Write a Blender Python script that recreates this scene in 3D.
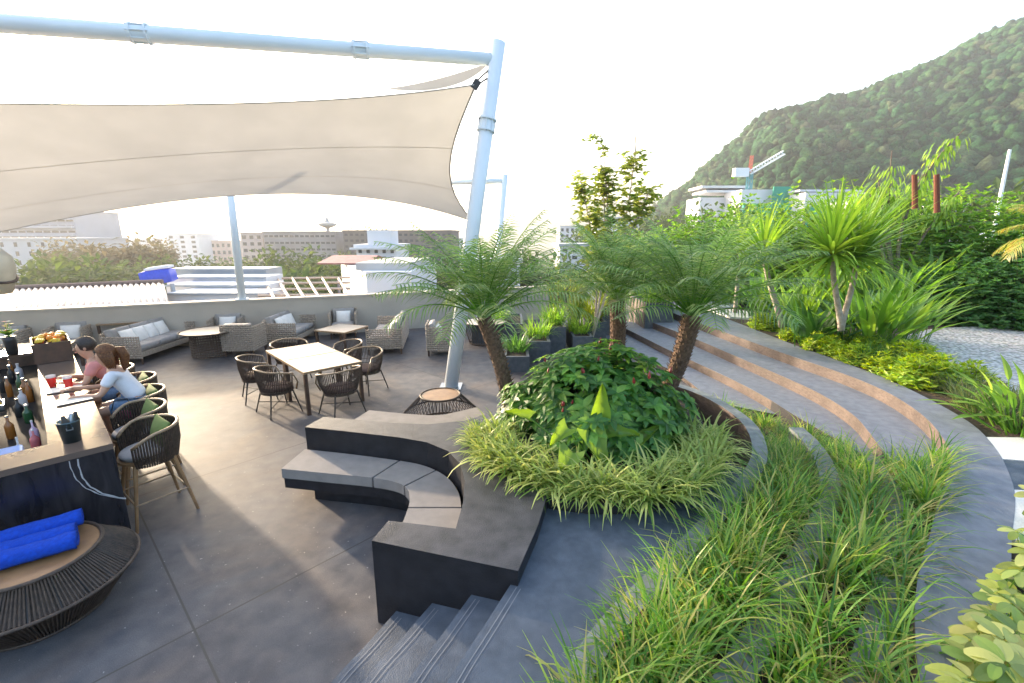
import bpy, math, random
from mathutils import Vector, Matrix, noise
R = math.radians
PI = math.pi
for o in list(bpy.data.objects): bpy.data.objects.remove(o)
S = bpy.context.scene
C = S.collection

# ---------------------------------------------------------------- camera
FPX = 455.0; PITCH = math.atan(106/FPX); CH = 2.9
cd = bpy.data.cameras.new('camera'); cam = bpy.data.objects.new('camera', cd); C.objects.link(cam)
cam.location = (0, 0, CH); cam.rotation_euler = (PI/2-PITCH, 0, 0)
cd.sensor_width = 36; cd.lens = FPX/1024*36; cd.clip_start = .05; cd.clip_end = 20000
S.camera = cam
# ---------------------------------------------------------------- sky, sun, exposure
SUN_EL = 12.0; SUN_AZ = -50.0          # azimuth measured from +Y towards +X
W = bpy.data.worlds.new("World"); S.world = W; W.use_nodes = True
nt = W.node_tree; bg = nt.nodes['Background']
sky = nt.nodes.new('ShaderNodeTexSky'); sky.sky_type = 'NISHITA'; sky.sun_disc = False
sky.sun_elevation = R(SUN_EL); sky.sun_rotation = R(SUN_AZ)
sky.dust_density = 6.0; sky.air_density = 1.0; sky.ozone_density = 1.5; sky.altitude = 30
nt.links.new(sky.outputs[0], bg.inputs[0]); bg.inputs[1].default_value = .15
sl = bpy.data.lights.new('sun', 'SUN'); sun = bpy.data.objects.new('sun', sl); C.objects.link(sun)
sl.energy = 2.9; sl.angle = R(1.5); sl.color = (1, .80, .58)
sd = Vector((math.sin(R(SUN_AZ))*math.cos(R(SUN_EL)), math.cos(R(SUN_AZ))*math.cos(R(SUN_EL)), math.sin(R(SUN_EL))))
sun.rotation_euler = sd.to_track_quat('Z', 'Y').to_euler(); sun.location = (0, 0, 60)
S.view_settings.view_transform = 'Standard'; S.view_settings.look = 'None'
S.view_settings.exposure = 2.8; S.view_settings.gamma = 1
try:
    S.cycles.volume_step_rate = 4; S.cycles.volume_max_steps = 64
    S.cycles.max_bounces = 6; S.cycles.transparent_max_bounces = 6
    S.cycles.use_denoising = True
except Exception: pass

def at(u, v, z=0., y=None):
    """world point of the photograph's pixel on a known height or at a known distance"""
    a = (u-512)/FPX; b = -(v-341)/FPX
    d = (a, math.cos(PITCH)+b*math.sin(PITCH), -math.sin(PITCH)+b*math.cos(PITCH))
    t = (z-CH)/d[2] if y is None else y/d[1]
    return Vector((d[0]*t, d[1]*t, CH+d[2]*t))

# ---------------------------------------------------------------- materials
MATS = {}
def rgb(c): return (c[0], c[1], c[2], 1)
def mat(name, col, rough=.6, metal=0., var=.12, scale=8., bump=0., bscale=60., col2=None, spec=.5, detail=6., trans=0.):
    if name in MATS: return MATS[name]
    m = bpy.data.materials.new(name); m.use_nodes = True; MATS[name] = m
    n = m.node_tree; L = n.links; p = n.nodes['Principled BSDF']
    p.inputs['Roughness'].default_value = rough; p.inputs['Metallic'].default_value = metal
    p.inputs['Specular IOR Level'].default_value = spec
    tc = n.nodes.new('ShaderNodeTexCoord')
    nz = n.nodes.new('ShaderNodeTexNoise'); nz.inputs['Scale'].default_value = scale; nz.inputs['Detail'].default_value = detail
    L.new(tc.outputs['Object'], nz.inputs['Vector'])
    cr = n.nodes.new('ShaderNodeValToRGB'); cr.color_ramp.elements[0].position = .3; cr.color_ramp.elements[1].position = .7
    c2 = col2 or [min(1, c*(1+var)) for c in col]
    c1 = col if col2 else [c*(1-var) for c in col]
    cr.color_ramp.elements[0].color = rgb(c1); cr.color_ramp.elements[1].color = rgb(c2)
    L.new(nz.outputs['Fac'], cr.inputs['Fac']); L.new(cr.outputs['Color'], p.inputs['Base Color'])
    if bump:
        nb = n.nodes.new('ShaderNodeTexNoise'); nb.inputs['Scale'].default_value = bscale; nb.inputs['Detail'].default_value = 8
        L.new(tc.outputs['Object'], nb.inputs['Vector'])
        b = n.nodes.new('ShaderNodeBump'); b.inputs['Strength'].default_value = bump; b.inputs['Distance'].default_value = .01
        L.new(nb.outputs['Fac'], b.inputs['Height']); L.new(b.outputs['Normal'], p.inputs['Normal'])
    if trans:
        t = n.nodes.new('ShaderNodeBsdfTranslucent'); L.new(cr.outputs['Color'], t.inputs['Color'])
        mx = n.nodes.new('ShaderNodeMixShader'); mx.inputs[0].default_value = trans
        out = n.nodes['Material Output']; L.new(p.outputs[0], mx.inputs[1]); L.new(t.outputs[0], mx.inputs[2]); L.new(mx.outputs[0], out.inputs[0])
    return m

def leafmat(name, cols, trans=.35, rough=.45, patch=1.5):
    """foliage: each leaf (mesh island) takes its own colour from the ramp"""
    if name in MATS: return MATS[name]
    m = bpy.data.materials.new(name); m.use_nodes = True; MATS[name] = m
    n = m.node_tree; L = n.links; p = n.nodes['Principled BSDF']
    g = n.nodes.new('ShaderNodeNewGeometry'); cr = n.nodes.new('ShaderNodeValToRGB')
    el = cr.color_ramp.elements
    el[0].color = rgb(cols[0]); el[0].position = 0; el[1].color = rgb(cols[-1]); el[1].position = 1
    for i, c in enumerate(cols[1:-1]):
        e = el.new((i+1)/(len(cols)-1)); e.color = rgb(c)
    L.new(g.outputs['Random Per Island'], cr.inputs['Fac'])
    tc = n.nodes.new('ShaderNodeTexCoord'); nz = n.nodes.new('ShaderNodeTexNoise'); nz.inputs['Scale'].default_value = patch
    L.new(tc.outputs['Object'], nz.inputs['Vector'])
    hs = n.nodes.new('ShaderNodeHueSaturation'); mr = n.nodes.new('ShaderNodeMapRange')
    mr.inputs['From Min'].default_value = .3; mr.inputs['From Max'].default_value = .7
    mr.inputs['To Min'].default_value = .7; mr.inputs['To Max'].default_value = 1.3
    L.new(nz.outputs['Fac'], mr.inputs['Value']); L.new(mr.outputs[0], hs.inputs['Value']); L.new(cr.outputs['Color'], hs.inputs['Color'])
    L.new(hs.outputs[0], p.inputs['Base Color']); p.inputs['Roughness'].default_value = rough
    t = n.nodes.new('ShaderNodeBsdfTranslucent')
    h2 = n.nodes.new('ShaderNodeHueSaturation'); h2.inputs['Hue'].default_value = .48; h2.inputs['Saturation'].default_value = 1.1; h2.inputs['Value'].default_value = 1.7
    L.new(hs.outputs[0], h2.inputs['Color']); L.new(h2.outputs[0], t.inputs['Color'])
    mx = n.nodes.new('ShaderNodeMixShader'); mx.inputs[0].default_value = trans
    L.new(p.outputs[0], mx.inputs[1]); L.new(t.outputs[0], mx.inputs[2]); L.new(mx.outputs[0], n.nodes['Material Output'].inputs[0])
    return m

def rough_canopy(m, sc=.8):
    n = m.node_tree; L = n.links; p = n.nodes['Principled BSDF']; tc = n.nodes.new('ShaderNodeTexCoord')
    f = n.nodes.new('ShaderNodeTexNoise'); f.inputs['Scale'].default_value = sc; f.inputs['Detail'].default_value = 8; f.inputs['Roughness'].default_value = .75; L.new(tc.outputs['Object'], f.inputs['Vector'])
    src = p.inputs['Base Color'].links[0].from_socket; hs = n.nodes.new('ShaderNodeHueSaturation'); mr = n.nodes.new('ShaderNodeMapRange')
    mr.inputs['From Min'].default_value = .35; mr.inputs['From Max'].default_value = .65; mr.inputs['To Min'].default_value = .35; mr.inputs['To Max'].default_value = 1.7
    L.new(f.outputs['Fac'], mr.inputs['Value']); L.new(mr.outputs[0], hs.inputs['Value']); L.new(src, hs.inputs['Color']); L.new(hs.outputs[0], p.inputs['Base Color'])
    b = n.nodes.new('ShaderNodeBump'); b.inputs['Strength'].default_value = 1; b.inputs['Distance'].default_value = 2.5; L.new(f.outputs['Fac'], b.inputs['Height']); L.new(b.outputs[0], p.inputs['Normal'])
    p.inputs['Specular IOR Level'].default_value = .1
def tilemat(name, c1, c2, mortar, scale, rot=0, bw=.5, rh=.25, rough=.6, msize=.02, offset=.5, coord='Object', wall=False, noise_amt=.25):
    if name in MATS: return MATS[name]
    m = bpy.data.materials.new(name); m.use_nodes = True; MATS[name] = m
    n = m.node_tree; L = n.links; p = n.nodes['Principled BSDF']; p.inputs['Roughness'].default_value = rough
    tc = n.nodes.new('ShaderNodeTexCoord'); mp = n.nodes.new('ShaderNodeMapping'); mp.inputs['Rotation'].default_value = rot if isinstance(rot, tuple) else (0, 0, rot)
    br = n.nodes.new('ShaderNodeTexBrick'); br.inputs['Scale'].default_value = scale
    br.inputs['Color1'].default_value = rgb(c1); br.inputs['Color2'].default_value = rgb(c2); br.inputs['Mortar'].default_value = rgb(mortar)
    br.inputs['Brick Width'].default_value = bw; br.inputs['Row Height'].default_value = rh; br.inputs['Mortar Size'].default_value = msize
    br.offset = offset
    if wall:
        sp_ = n.nodes.new('ShaderNodeSeparateXYZ'); cb = n.nodes.new('ShaderNodeCombineXYZ'); ad = n.nodes.new('ShaderNodeMath'); ad.operation = 'ADD'; m1 = n.nodes.new('ShaderNodeMath'); m1.operation = 'MULTIPLY'; m1.inputs[1].default_value = .6
        L.new(tc.outputs['Object'], sp_.inputs[0]); L.new(sp_.outputs[0], m1.inputs[0]); L.new(m1.outputs[0], ad.inputs[0]); L.new(sp_.outputs[1], ad.inputs[1]); L.new(ad.outputs[0], cb.inputs[0]); L.new(sp_.outputs[2], cb.inputs[1]); L.new(cb.outputs[0], mp.inputs['Vector'])
    else: L.new(tc.outputs[coord], mp.inputs['Vector'])
    L.new(mp.outputs[0], br.inputs['Vector'])
    nz = n.nodes.new('ShaderNodeTexNoise'); nz.inputs['Scale'].default_value = 3; nz.inputs['Detail'].default_value = 8; L.new(tc.outputs['Object'], nz.inputs['Vector'])
    hs = n.nodes.new('ShaderNodeHueSaturation'); mr = n.nodes.new('ShaderNodeMapRange')
    mr.inputs['From Min'].default_value = .25; mr.inputs['From Max'].default_value = .75
    mr.inputs['To Min'].default_value = 1-noise_amt; mr.inputs['To Max'].default_value = 1+noise_amt
    L.new(nz.outputs['Fac'], mr.inputs['Value']); L.new(mr.outputs[0], hs.inputs['Value']); L.new(br.outputs['Color'], hs.inputs['Color'])
    L.new(hs.outputs[0], p.inputs['Base Color'])
    b = n.nodes.new('ShaderNodeBump'); b.inputs['Strength'].default_value = .4; b.inputs['Distance'].default_value = .006; b.invert = True
    L.new(br.outputs['Fac'], b.inputs['Height']); L.new(b.outputs[0], p.inputs['Normal'])
    return m

# ---------------------------------------------------------------- mesh builder
class MB:
    def __init__(s): s.v = []; s.f = []; s.m = []; s.mi = 0
    def add(s, vs, fs):
        k = len(s.v); s.v += [tuple(v) for v in vs]; s.f += [tuple(i+k for i in f) for f in fs]; s.m += [s.mi]*len(fs)
    def box(s, c, d, rz=0, rx=0, ry=0):
        M = Matrix.Translation(c) @ Matrix.Rotation(rz, 4, 'Z') @ Matrix.Rotation(ry, 4, 'Y') @ Matrix.Rotation(rx, 4, 'X')
        vs = [M @ Vector((x*d[0]/2, y*d[1]/2, z*d[2]/2)) for x in (-1, 1) for y in (-1, 1) for z in (-1, 1)]
        s.add(vs, [(0, 1, 3, 2), (4, 6, 7, 5), (0, 4, 5, 1), (2, 3, 7, 6), (0, 2, 6, 4), (1, 5, 7, 3)])
    def pillow(s, c, d, rz=0, rx=0, ry=0, n=8, puff=.35, edge=.5, pw=6):
        """soft cushion: thick in the middle, thinner at its seams"""
        M = Matrix.Translation(c) @ Matrix.Rotation(rz, 4, 'Z') @ Matrix.Rotation(ry, 4, 'Y') @ Matrix.Rotation(rx, 4, 'X')
        vs = []; fs = []
        for sgn in (1, -1):
            k = len(vs)
            for i in range(n+1):
                for j in range(n+1):
                    x = i/n*2-1; y = j/n*2-1
                    h = edge+(1-edge)*((1-abs(x)**pw)*(1-abs(y)**pw))
                    pinch = 1-.05*puff*(1-abs(x)**2)*(abs(y) > .99)-.05*puff*(1-abs(y)**2)*(abs(x) > .99)
                    vs.append(M @ Vector((x*d[0]/2*pinch, y*d[1]/2*pinch, sgn*d[2]/2*h)))
            for i in range(n):
                for j in range(n):
                    a = k+i*(n+1)+j; q = (a, a+n+1, a+n+2, a+1); fs.append(q if sgn > 0 else q[::-1])
        o = (n+1)**2; rim = [i*(n+1) for i in range(n+1)]+[n*(n+1)+j for j in range(1, n+1)]+[i*(n+1)+n for i in range(n-1, -1, -1)]+[j for j in range(n-1, 0, -1)]
        for a, b in zip(rim, rim[1:]+rim[:1]): fs.append((b, a, a+o, b+o))
        s.add(vs, fs)
    def prism(s, poly, z0, z1, side=None, bottom=True):
        n = len(poly); A = sum(poly[i][0]*poly[(i+1) % n][1]-poly[(i+1) % n][0]*poly[i][1] for i in range(n))
        if A < 0: poly = poly[::-1]
        s.add([(p[0], p[1], z1) for p in poly], [tuple(range(n))])
        if bottom: s.add([(p[0], p[1], z0) for p in poly], [tuple(range(n))[::-1]])
        mi = s.mi
        if side is not None: s.mi = side
        for i in range(n):
            a, b = poly[i], poly[(i+1) % n]
            s.add([(a[0], a[1], z0), (b[0], b[1], z0), (b[0], b[1], z1), (a[0], a[1], z1)], [(0, 1, 2, 3)])
        s.mi = mi
    def tube(s, pts, r, n=8, cap=True, closed=False):
        pts = [Vector(p) for p in pts]; N = len(pts); rs = r if isinstance(r, (list, tuple)) else [r]*N
        vs = []; fs = []; up = None
        for i, p in enumerate(pts):
            if closed: t = pts[(i+1) % N]-pts[i-1]
            else: t = pts[min(i+1, N-1)]-pts[max(i-1, 0)]
            if t.length < 1e-9: t = Vector((0, 0, 1))
            t.normalize()
            if up is None:
                up = Vector((0, 0, 1)) if abs(t.z) < .9 else Vector((1, 0, 0))
            a = t.cross(up)
            if a.length < 1e-4: a = t.cross(Vector((1, .3, 0)))
            a.normalize(); b = t.cross(a); up = -b
            for k in range(n):
                w = 2*PI*k/n; vs.append(p+(a*math.cos(w)-b*math.sin(w))*rs[i])
        for i in range(N if closed else N-1):
            j = (i+1) % N
            for k in range(n):
                k2 = (k+1) % n; fs.append((i*n+k, i*n+k2, j*n+k2, j*n+k))
        if cap and not closed: fs.append(tuple(range(n))[::-1]); fs.append(tuple((N-1)*n+k for k in range(n)))
        s.add(vs, fs)
    def lathe(s, prof, n=24, c=(0, 0, 0), cap=True):
        vs = [(c[0]+r*math.cos(2*PI*k/n), c[1]+r*math.sin(2*PI*k/n), c[2]+z) for r, z in prof for k in range(n)]
        fs = [(i*n+k, i*n+(k+1) % n, (i+1)*n+(k+1) % n, (i+1)*n+k) for i in range(len(prof)-1) for k in range(n)]
        if cap: fs.append(tuple(range(n))[::-1]); fs.append(tuple((len(prof)-1)*n+k for k in range(n)))
        s.add(vs, fs)
    def grid(s, P):
        """P: rows of points"""
        n = len(P[0]); vs = [p for row in P for p in row]
        s.add(vs, [(i*n+j, i*n+j+1, (i+1)*n+j+1, (i+1)*n+j) for i in range(len(P)-1) for j in range(n-1)])
    def blade(s, b, az, el, L, w, droop=60, n=4, tw=0):
        """narrow arching leaf, droop in degrees over its length"""
        p = Vector(b); sd_ = Vector((-math.sin(az+tw), math.cos(az+tw), 0)); vs = []
        for i in range(n+1):
            t = i/n; hw = w/2*(1-t**2.2)*(.55+.45*min(1, t*4)) if i < n else w*.04
            vs += [p-sd_*hw, p+sd_*hw]
            e = el-R(droop)*t**1.3
            p = p+Vector((math.cos(az)*math.cos(e), math.sin(az)*math.cos(e), math.sin(e)))*(L/n)
        s.add(vs, [(2*i, 2*i+1, 2*i+3, 2*i+2) for i in range(n)])
    def leaf(s, b, d, nrm, L, w, curl=.25, n=4, shape='ovate', fold=.25):
        """broad leaf with a midrib fold: b base, d direction, nrm upper side"""
        b = Vector(b); d = Vector(d).normalized(); q = d.cross(Vector(nrm))
        if q.length < 1e-4: q = d.cross(Vector((1, .2, .1)))
        q.normalize(); u = q.cross(d).normalized(); vs = []
        for i in range(n+1):
            t = i/n
            if shape == 'ovate': h = math.sin(PI*min(1, t*.97+.03)**.75)**.9
            elif shape == 'lance': h = math.sin(PI*(t*.96+.04)**.6)
            elif shape == 'round': h = math.sin(PI*(t*.93+.03)**1.15)**.6
            elif shape == 'heart': h = (1, 1.15, .85, .5, 0.02)[i] if n == 4 else math.sin(PI*(t*.9+.1))
            else: h = math.sin(PI*(t*.97+.02))
            h = max(h, .03)*w/2
            c = b+d*(L*t)-u*(curl*L*t*t); e = u*(fold*h)
            vs += [c-q*h+e, c, c+q*h+e]
        fs = []
        for i in range(n): a = 3*i; fs += [(a, a+1, a+4, a+3), (a+1, a+2, a+5, a+4)]
        s.add(vs, fs)
    def build(s, name, mats, parent=None, smooth=False, bevel=0, world=False, sub=0, sol=0, autos=False):
        me = bpy.data.meshes.new(name); vs = s.v
        if world and parent is not None:
            M = Matrix.Identity(4); q_ = parent
            while q_ is not None: M = q_.matrix_basis @ M; q_ = q_.parent
            M.invert(); vs = [tuple(M @ Vector(v)) for v in vs]
        me.from_pydata(vs, [], s.f)
        if not isinstance(mats, (list, tuple)): mats = [mats]
        for m in mats: me.materials.append(m)
        if len(mats) > 1: me.polygons.foreach_set('material_index', s.m)
        if smooth: me.polygons.foreach_set('use_smooth', [True]*len(me.polygons))
        me.update(); o = bpy.data.objects.new(name, me); C.objects.link(o)
        if parent is not None: o.parent = parent
        if sol: md = o.modifiers.new('s', 'SOLIDIFY'); md.thickness = sol; md.offset = 0
        if bevel: md = o.modifiers.new('b', 'BEVEL'); md.width = bevel; md.segments = 2; md.limit_method = 'ANGLE'
        if sub: md = o.modifiers.new('u', 'SUBSURF'); md.levels = sub; md.render_levels = sub
        return o

def tag(o, label=None, cat=None, group=None, kind=None):
    if label: o['label'] = label
    if cat: o['category'] = cat
    if group: o['group'] = group
    if kind: o['kind'] = kind
    return o
def empty(name, loc, rz=0, label=None, cat=None, group=None):
    o = bpy.data.objects.new(name, None); C.objects.link(o); o.location = loc; o.rotation_euler = (0, 0, rz); o.empty_display_size = .1
    o.matrix_basis = Matrix.Translation(loc) @ Matrix.Rotation(rz, 4, 'Z')
    return tag(o, label, cat, group)
def copy_tree(o, parent=None):
    c = o.copy(); C.objects.link(c); c.parent = parent
    for ch in [x for x in o.children]: copy_tree(ch, c)
    return c
def place(o, loc, rz=0, label=None, sc=None):
    o.location = loc; o.rotation_euler = (0, 0, rz)
    if sc: o.scale = sc if isinstance(sc, tuple) else (sc, sc, sc)
    if label: o['label'] = label
    return o
def struct(mb, name, m, **k): return tag(mb.build(name, m, **k), kind='structure')
def smooth_line(pts, n=4):
    """Catmull-Rom through the points"""
    P = [Vector((p[0], p[1], 0)) for p in pts]; P = [2*P[0]-P[1]]+P+[2*P[-1]-P[-2]]; out = []
    for i in range(1, len(P)-2):
        for k in range(n):
            t = k/n; a, b, c, d = P[i-1:i+3]
            q = .5*((2*b)+(c-a)*t+(2*a-5*b+4*c-d)*t*t+(3*b-a-3*c+d)*t**3); out.append((q.x, q.y))
    out.append((P[-2].x, P[-2].y)); return out
def offset_line(pts, d):
    out = []
    for i, p in enumerate(pts):
        a = pts[max(i-1, 0)]; b = pts[min(i+1, len(pts)-1)]; t = Vector((b[0]-a[0], b[1]-a[1])); t.normalize()
        out.append((p[0]-t.y*d, p[1]+t.x*d))
    return out
def inside(p, poly):
    c = False; n = len(poly)
    for i in range(n):
        a, b = poly[i], poly[i-1]
        if (a[1] > p[1]) != (b[1] > p[1]) and p[0] < (b[0]-a[0])*(p[1]-a[1])/(b[1]-a[1])+a[0]: c = not c
    return c
def scatter(poly, n, rng, mind=0):
    xs = [p[0] for p in poly]; ys = [p[1] for p in poly]; out = []; tries = 0
    while len(out) < n and tries < n*60:
        tries += 1; p = (rng.uniform(min(xs), max(xs)), rng.uniform(min(ys), max(ys)))
        if inside(p, poly) and (not mind or all((p[0]-q[0])**2+(p[1]-q[1])**2 > mind*mind for q in out)): out.append(p)
    return out

# ================================================================ MATERIAL SET
def floor_mat():
    m = bpy.data.materials.new('terrace_concrete'); m.use_nodes = True
    n = m.node_tree; L = n.links; p = n.nodes['Principled BSDF']
    tc = n.nodes.new('ShaderNodeTexCoord')
    def nz(s, d=8, dist=0):
        x = n.nodes.new('ShaderNodeTexNoise'); x.inputs['Scale'].default_value = s; x.inputs['Detail'].default_value = d; x.inputs['Distortion'].default_value = dist
        L.new(tc.outputs['Object'], x.inputs['Vector']); return x
    a = nz(.55, 10, .6); b = nz(5, 10, .2); cr = n.nodes.new('ShaderNodeValToRGB'); e = cr.color_ramp.elements
    e[0].position = .33; e[0].color = (.042, .046, .056, 1); e[1].position = .68; e[1].color = (.150, .138, .130, 1)
    mx = n.nodes.new('ShaderNodeMix'); mx.data_type = 'FLOAT'; mx.inputs[0].default_value = .45
    L.new(a.outputs['Fac'], mx.inputs[2]); L.new(b.outputs['Fac'], mx.inputs[3]); L.new(mx.outputs[0], cr.inputs['Fac'])
    gr = nz(140, 3); cg = n.nodes.new('ShaderNodeMapRange'); cg.inputs['From Min'].default_value = .3; cg.inputs['From Max'].default_value = .7; cg.inputs['To Min'].default_value = .78; cg.inputs['To Max'].default_value = 1.22
    L.new(gr.outputs['Fac'], cg.inputs['Value']); hg = n.nodes.new('ShaderNodeHueSaturation'); L.new(cg.outputs[0], hg.inputs['Value']); L.new(cr.outputs[0], hg.inputs['Color'])
    st = nz(26, 2); cs = n.nodes.new('ShaderNodeValToRGB'); cs.color_ramp.elements[0].position = .70; cs.color_ramp.elements[1].position = .76; L.new(st.outputs['Fac'], cs.inputs['Fac'])
    hm = n.nodes.new('ShaderNodeMix'); hm.data_type = 'RGBA'; hm.inputs[7].default_value = (.30, .29, .27, 1); L.new(cs.outputs[0], hm.inputs[0]); L.new(hg.outputs[0], hm.inputs[6]); cr = hm
    mp = n.nodes.new('ShaderNodeMapping'); mp.inputs['Rotation'].default_value = (0, 0, R(43)); mp.inputs['Location'].default_value = (1.1, -.45, 0)
    br = n.nodes.new('ShaderNodeTexBrick'); br.inputs['Scale'].default_value = 1; br.inputs['Brick Width'].default_value = 2.6; br.inputs['Row Height'].default_value = 2.6
    br.inputs['Mortar Size'].default_value = .009; br.inputs['Mortar Smooth'].default_value = .3; br.offset = 0
    L.new(tc.outputs['Object'], mp.inputs[0]); L.new(mp.outputs[0], br.inputs[0])
    m2 = n.nodes.new('ShaderNodeMix'); m2.data_type = 'RGBA'; m2.inputs[7].default_value = (.05, .048, .045, 1)
    cw = nz(.8, 6, 1.0); cr2 = n.nodes.new('ShaderNodeValToRGB'); e2 = cr2.color_ramp.elements
    e2[0].position = .42; e2[0].color = (.92, .97, 1.05, 1); e2[1].position = .68; e2[1].color = (1.12, .96, .86, 1)
    L.new(cw.outputs['Fac'], cr2.inputs['Fac']); mm = n.nodes.new('ShaderNodeMix'); mm.data_type = 'RGBA'; mm.blend_type = 'MULTIPLY'; mm.inputs[0].default_value = 1
    L.new(cr.outputs[2], mm.inputs[6]); L.new(cr2.outputs[0], mm.inputs[7])
    L.new(br.outputs['Fac'], m2.inputs[0]); L.new(mm.outputs[2], m2.inputs[6]); L.new(m2.outputs[2], p.inputs['Base Color'])
    rr = n.nodes.new('ShaderNodeMapRange'); rr.inputs['To Min'].default_value = .45; rr.inputs['To Max'].default_value = .8; p.inputs['Specular IOR Level'].default_value = .3
    L.new(a.outputs['Fac'], rr.inputs['Value']); L.new(rr.outputs[0], p.inputs['Roughness'])
    bp = n.nodes.new('ShaderNodeBump'); bp.inputs['Strength'].default_value = .12; bp.inputs['Distance'].default_value = .01
    L.new(b.outputs['Fac'], bp.inputs['Height']); L.new(bp.outputs[0], p.inputs['Normal'])
    return m
M_floor = floor_mat()
M_path = mat('path_stone', (.040, .056, .080), .6, scale=11, bump=.35, bscale=120, col2=(.070, .092, .125))
M_tread = mat('tread_stone', (.115, .13, .165), .6, scale=9, bump=.2, bscale=120, col2=(.175, .195, .235))
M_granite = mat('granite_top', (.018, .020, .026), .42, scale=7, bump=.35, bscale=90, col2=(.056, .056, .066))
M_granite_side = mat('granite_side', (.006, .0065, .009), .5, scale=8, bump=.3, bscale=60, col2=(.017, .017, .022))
M_brick = tilemat('brick_riser', (.078, .055, .048), (.118, .087, .076), (.10, .08, .07), 10, rot=(0, 0, 0), bw=.5, rh=.25, rough=.7, noise_amt=.35, wall=True)
M_kerb = mat('kerb_stone', (.11, .13, .14), .65, scale=12, bump=.3, bscale=90, col2=(.21, .235, .235))
M_soil = mat('soil', (.02, .014, .009), .95, scale=20, bump=.9, bscale=50, col2=(.07, .05, .032))
M_box = mat('planter_grey', (.045, .055, .068), .6, scale=10, bump=.2, col2=(.085, .095, .11))
M_white = mat('white_plaster', (.42, .375, .32), .75, scale=2, var=.07, bump=.15)
M_paint = mat('white_painted_steel', (.72, .78, .82), .35, scale=2, var=.03)
M_steel = mat('steel', (.30, .33, .36), .32, metal=.85, var=.05)
M_darkmetal = mat('dark_metal', (.03, .026, .024), .45, var=.1)
M_wicker_dark = mat('dark_wicker', (.036, .024, .017), .6, scale=30, col2=(.085, .055, .038))
M_wicker_rim = mat('wicker_rim', (.20, .13, .075), .4, scale=30, col2=(.32, .22, .13))
M_wicker_light = mat('light_wicker', (.26, .21, .165), .6, scale=25, col2=(.42, .35, .28))
M_wood = mat('teak', (.20, .105, .045), .45, scale=6, col2=(.34, .19, .085))
M_wood_dark = mat('dark_wood', (.05, .028, .018), .5, scale=8, col2=(.10, .055, .035))
M_table = mat('table_top', (.30, .26, .215), .35, scale=5, spec=.3, col2=(.38, .335, .28))
M_cush_grey = mat('grey_cushion', (.30, .28, .265), .85, scale=12, var=.1, bump=.25, bscale=250)
M_cush_seat = mat('pale_seat_cushion', (.36, .34, .33), .85, scale=12, var=.08, bump=.25, bscale=250)
M_cush_taupe = mat('taupe_cushion', (.23, .21, .195), .85, scale=8, var=.1, bump=.25, bscale=250)
M_cush_white = mat('white_cushion', (.74, .71, .67), .85, scale=10, var=.06, bump=.2, bscale=200)
M_cush_green = mat('green_cushion', (.10, .15, .035), .85, scale=10, var=.2, bump=.2, bscale=200)
M_cush_brown = mat('brown_cushion', (.10, .06, .05), .85, scale=10, var=.15, bump=.2, bscale=200)
M_blue = mat('blue_towel', (.0, .045, .42), .95, scale=40, bump=1.0, bscale=300, col2=(.0, .075, .60))
M_copper = mat('bar_top', (.17, .125, .10), .2, metal=.3, scale=3, var=.12, bump=.05, bscale=20)
M_black = mat('black_plastic', (.014, .014, .015), .4, var=.2)
M_sail = mat('sail_fabric', (.455, .452, .44), .8, scale=1.2, var=.07, trans=.3)
M_seam = mat('sail_seam', (.42, .38, .32), .8)
M_bark = mat('bark', (.10, .075, .055), .9, scale=18, bump=1, bscale=40, col2=(.22, .18, .14))
M_bark_pale = mat('pale_bark', (.26, .22, .18), .85, scale=14, bump=.8, bscale=30, col2=(.42, .37, .31))
M_palmbark = mat('palm_bark', (.07, .042, .028), .95, scale=25, bump=1, bscale=50, col2=(.17, .105, .07))
M_red = mat('red_flower', (.16, .012, .012), .5, scale=20, col2=(.36, .03, .02))
M_skin = mat('skin', (.48, .27, .18), .5, scale=20, var=.05)
M_hair = mat('brown_hair', (.09, .035, .014), .4, scale=60, bump=.8, bscale=120, col2=(.26, .10, .03), trans=.25)
M_hair_dark = mat('dark_hair', (.018, .012, .01), .45, scale=60, bump=.6, col2=(.04, .025, .02))
M_tee = mat('white_tee', (.66, .66, .70), .85, scale=14, var=.05, bump=.35, bscale=12)
M_pink = mat('pink_top', (.55, .22, .20), .85, scale=14, var=.08, bump=.3, bscale=14)
M_denim = mat('denim', (.10, .17, .27), .9, scale=40, var=.2, bump=.3, bscale=150)
L_palm = leafmat('palm_leaf', [(.08, .17, .05), (.13, .24, .075), (.18, .30, .09), (.26, .33, .12)], .45)
L_grass = leafmat('grass_leaf', [(.04, .125, .02), (.07, .20, .03), (.12, .28, .04), (.19, .34, .05), (.30, .38, .07), (.44, .40, .15)], .45, rough=.4)
L_shrub = leafmat('shrub_leaf', [(.03, .10, .02), (.05, .16, .03), (.10, .25, .04), (.20, .36, .06)], .42, patch=4)
L_varieg = leafmat('striped_leaf', [(.09, .20, .03), (.26, .34, .08), (.54, .56, .20), (.10, .24, .035), (.44, .48, .14), (.15, .30, .05)], .38)
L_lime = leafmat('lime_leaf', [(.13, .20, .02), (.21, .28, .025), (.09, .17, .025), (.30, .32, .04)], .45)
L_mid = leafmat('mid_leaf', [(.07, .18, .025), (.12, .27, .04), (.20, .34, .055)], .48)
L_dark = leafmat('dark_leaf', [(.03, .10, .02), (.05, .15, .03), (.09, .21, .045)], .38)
L_strap = leafmat('strap_leaf', [(.10, .22, .03), (.16, .31, .045), (.25, .38, .06)], .48)
L_scheff = leafmat('cream_green_leaf', [(.06, .14, .02), (.42, .42, .14), (.12, .22, .035), (.58, .58, .18), (.20, .32, .05), (.50, .50, .08), (.09, .18, .03)], .3)
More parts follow.
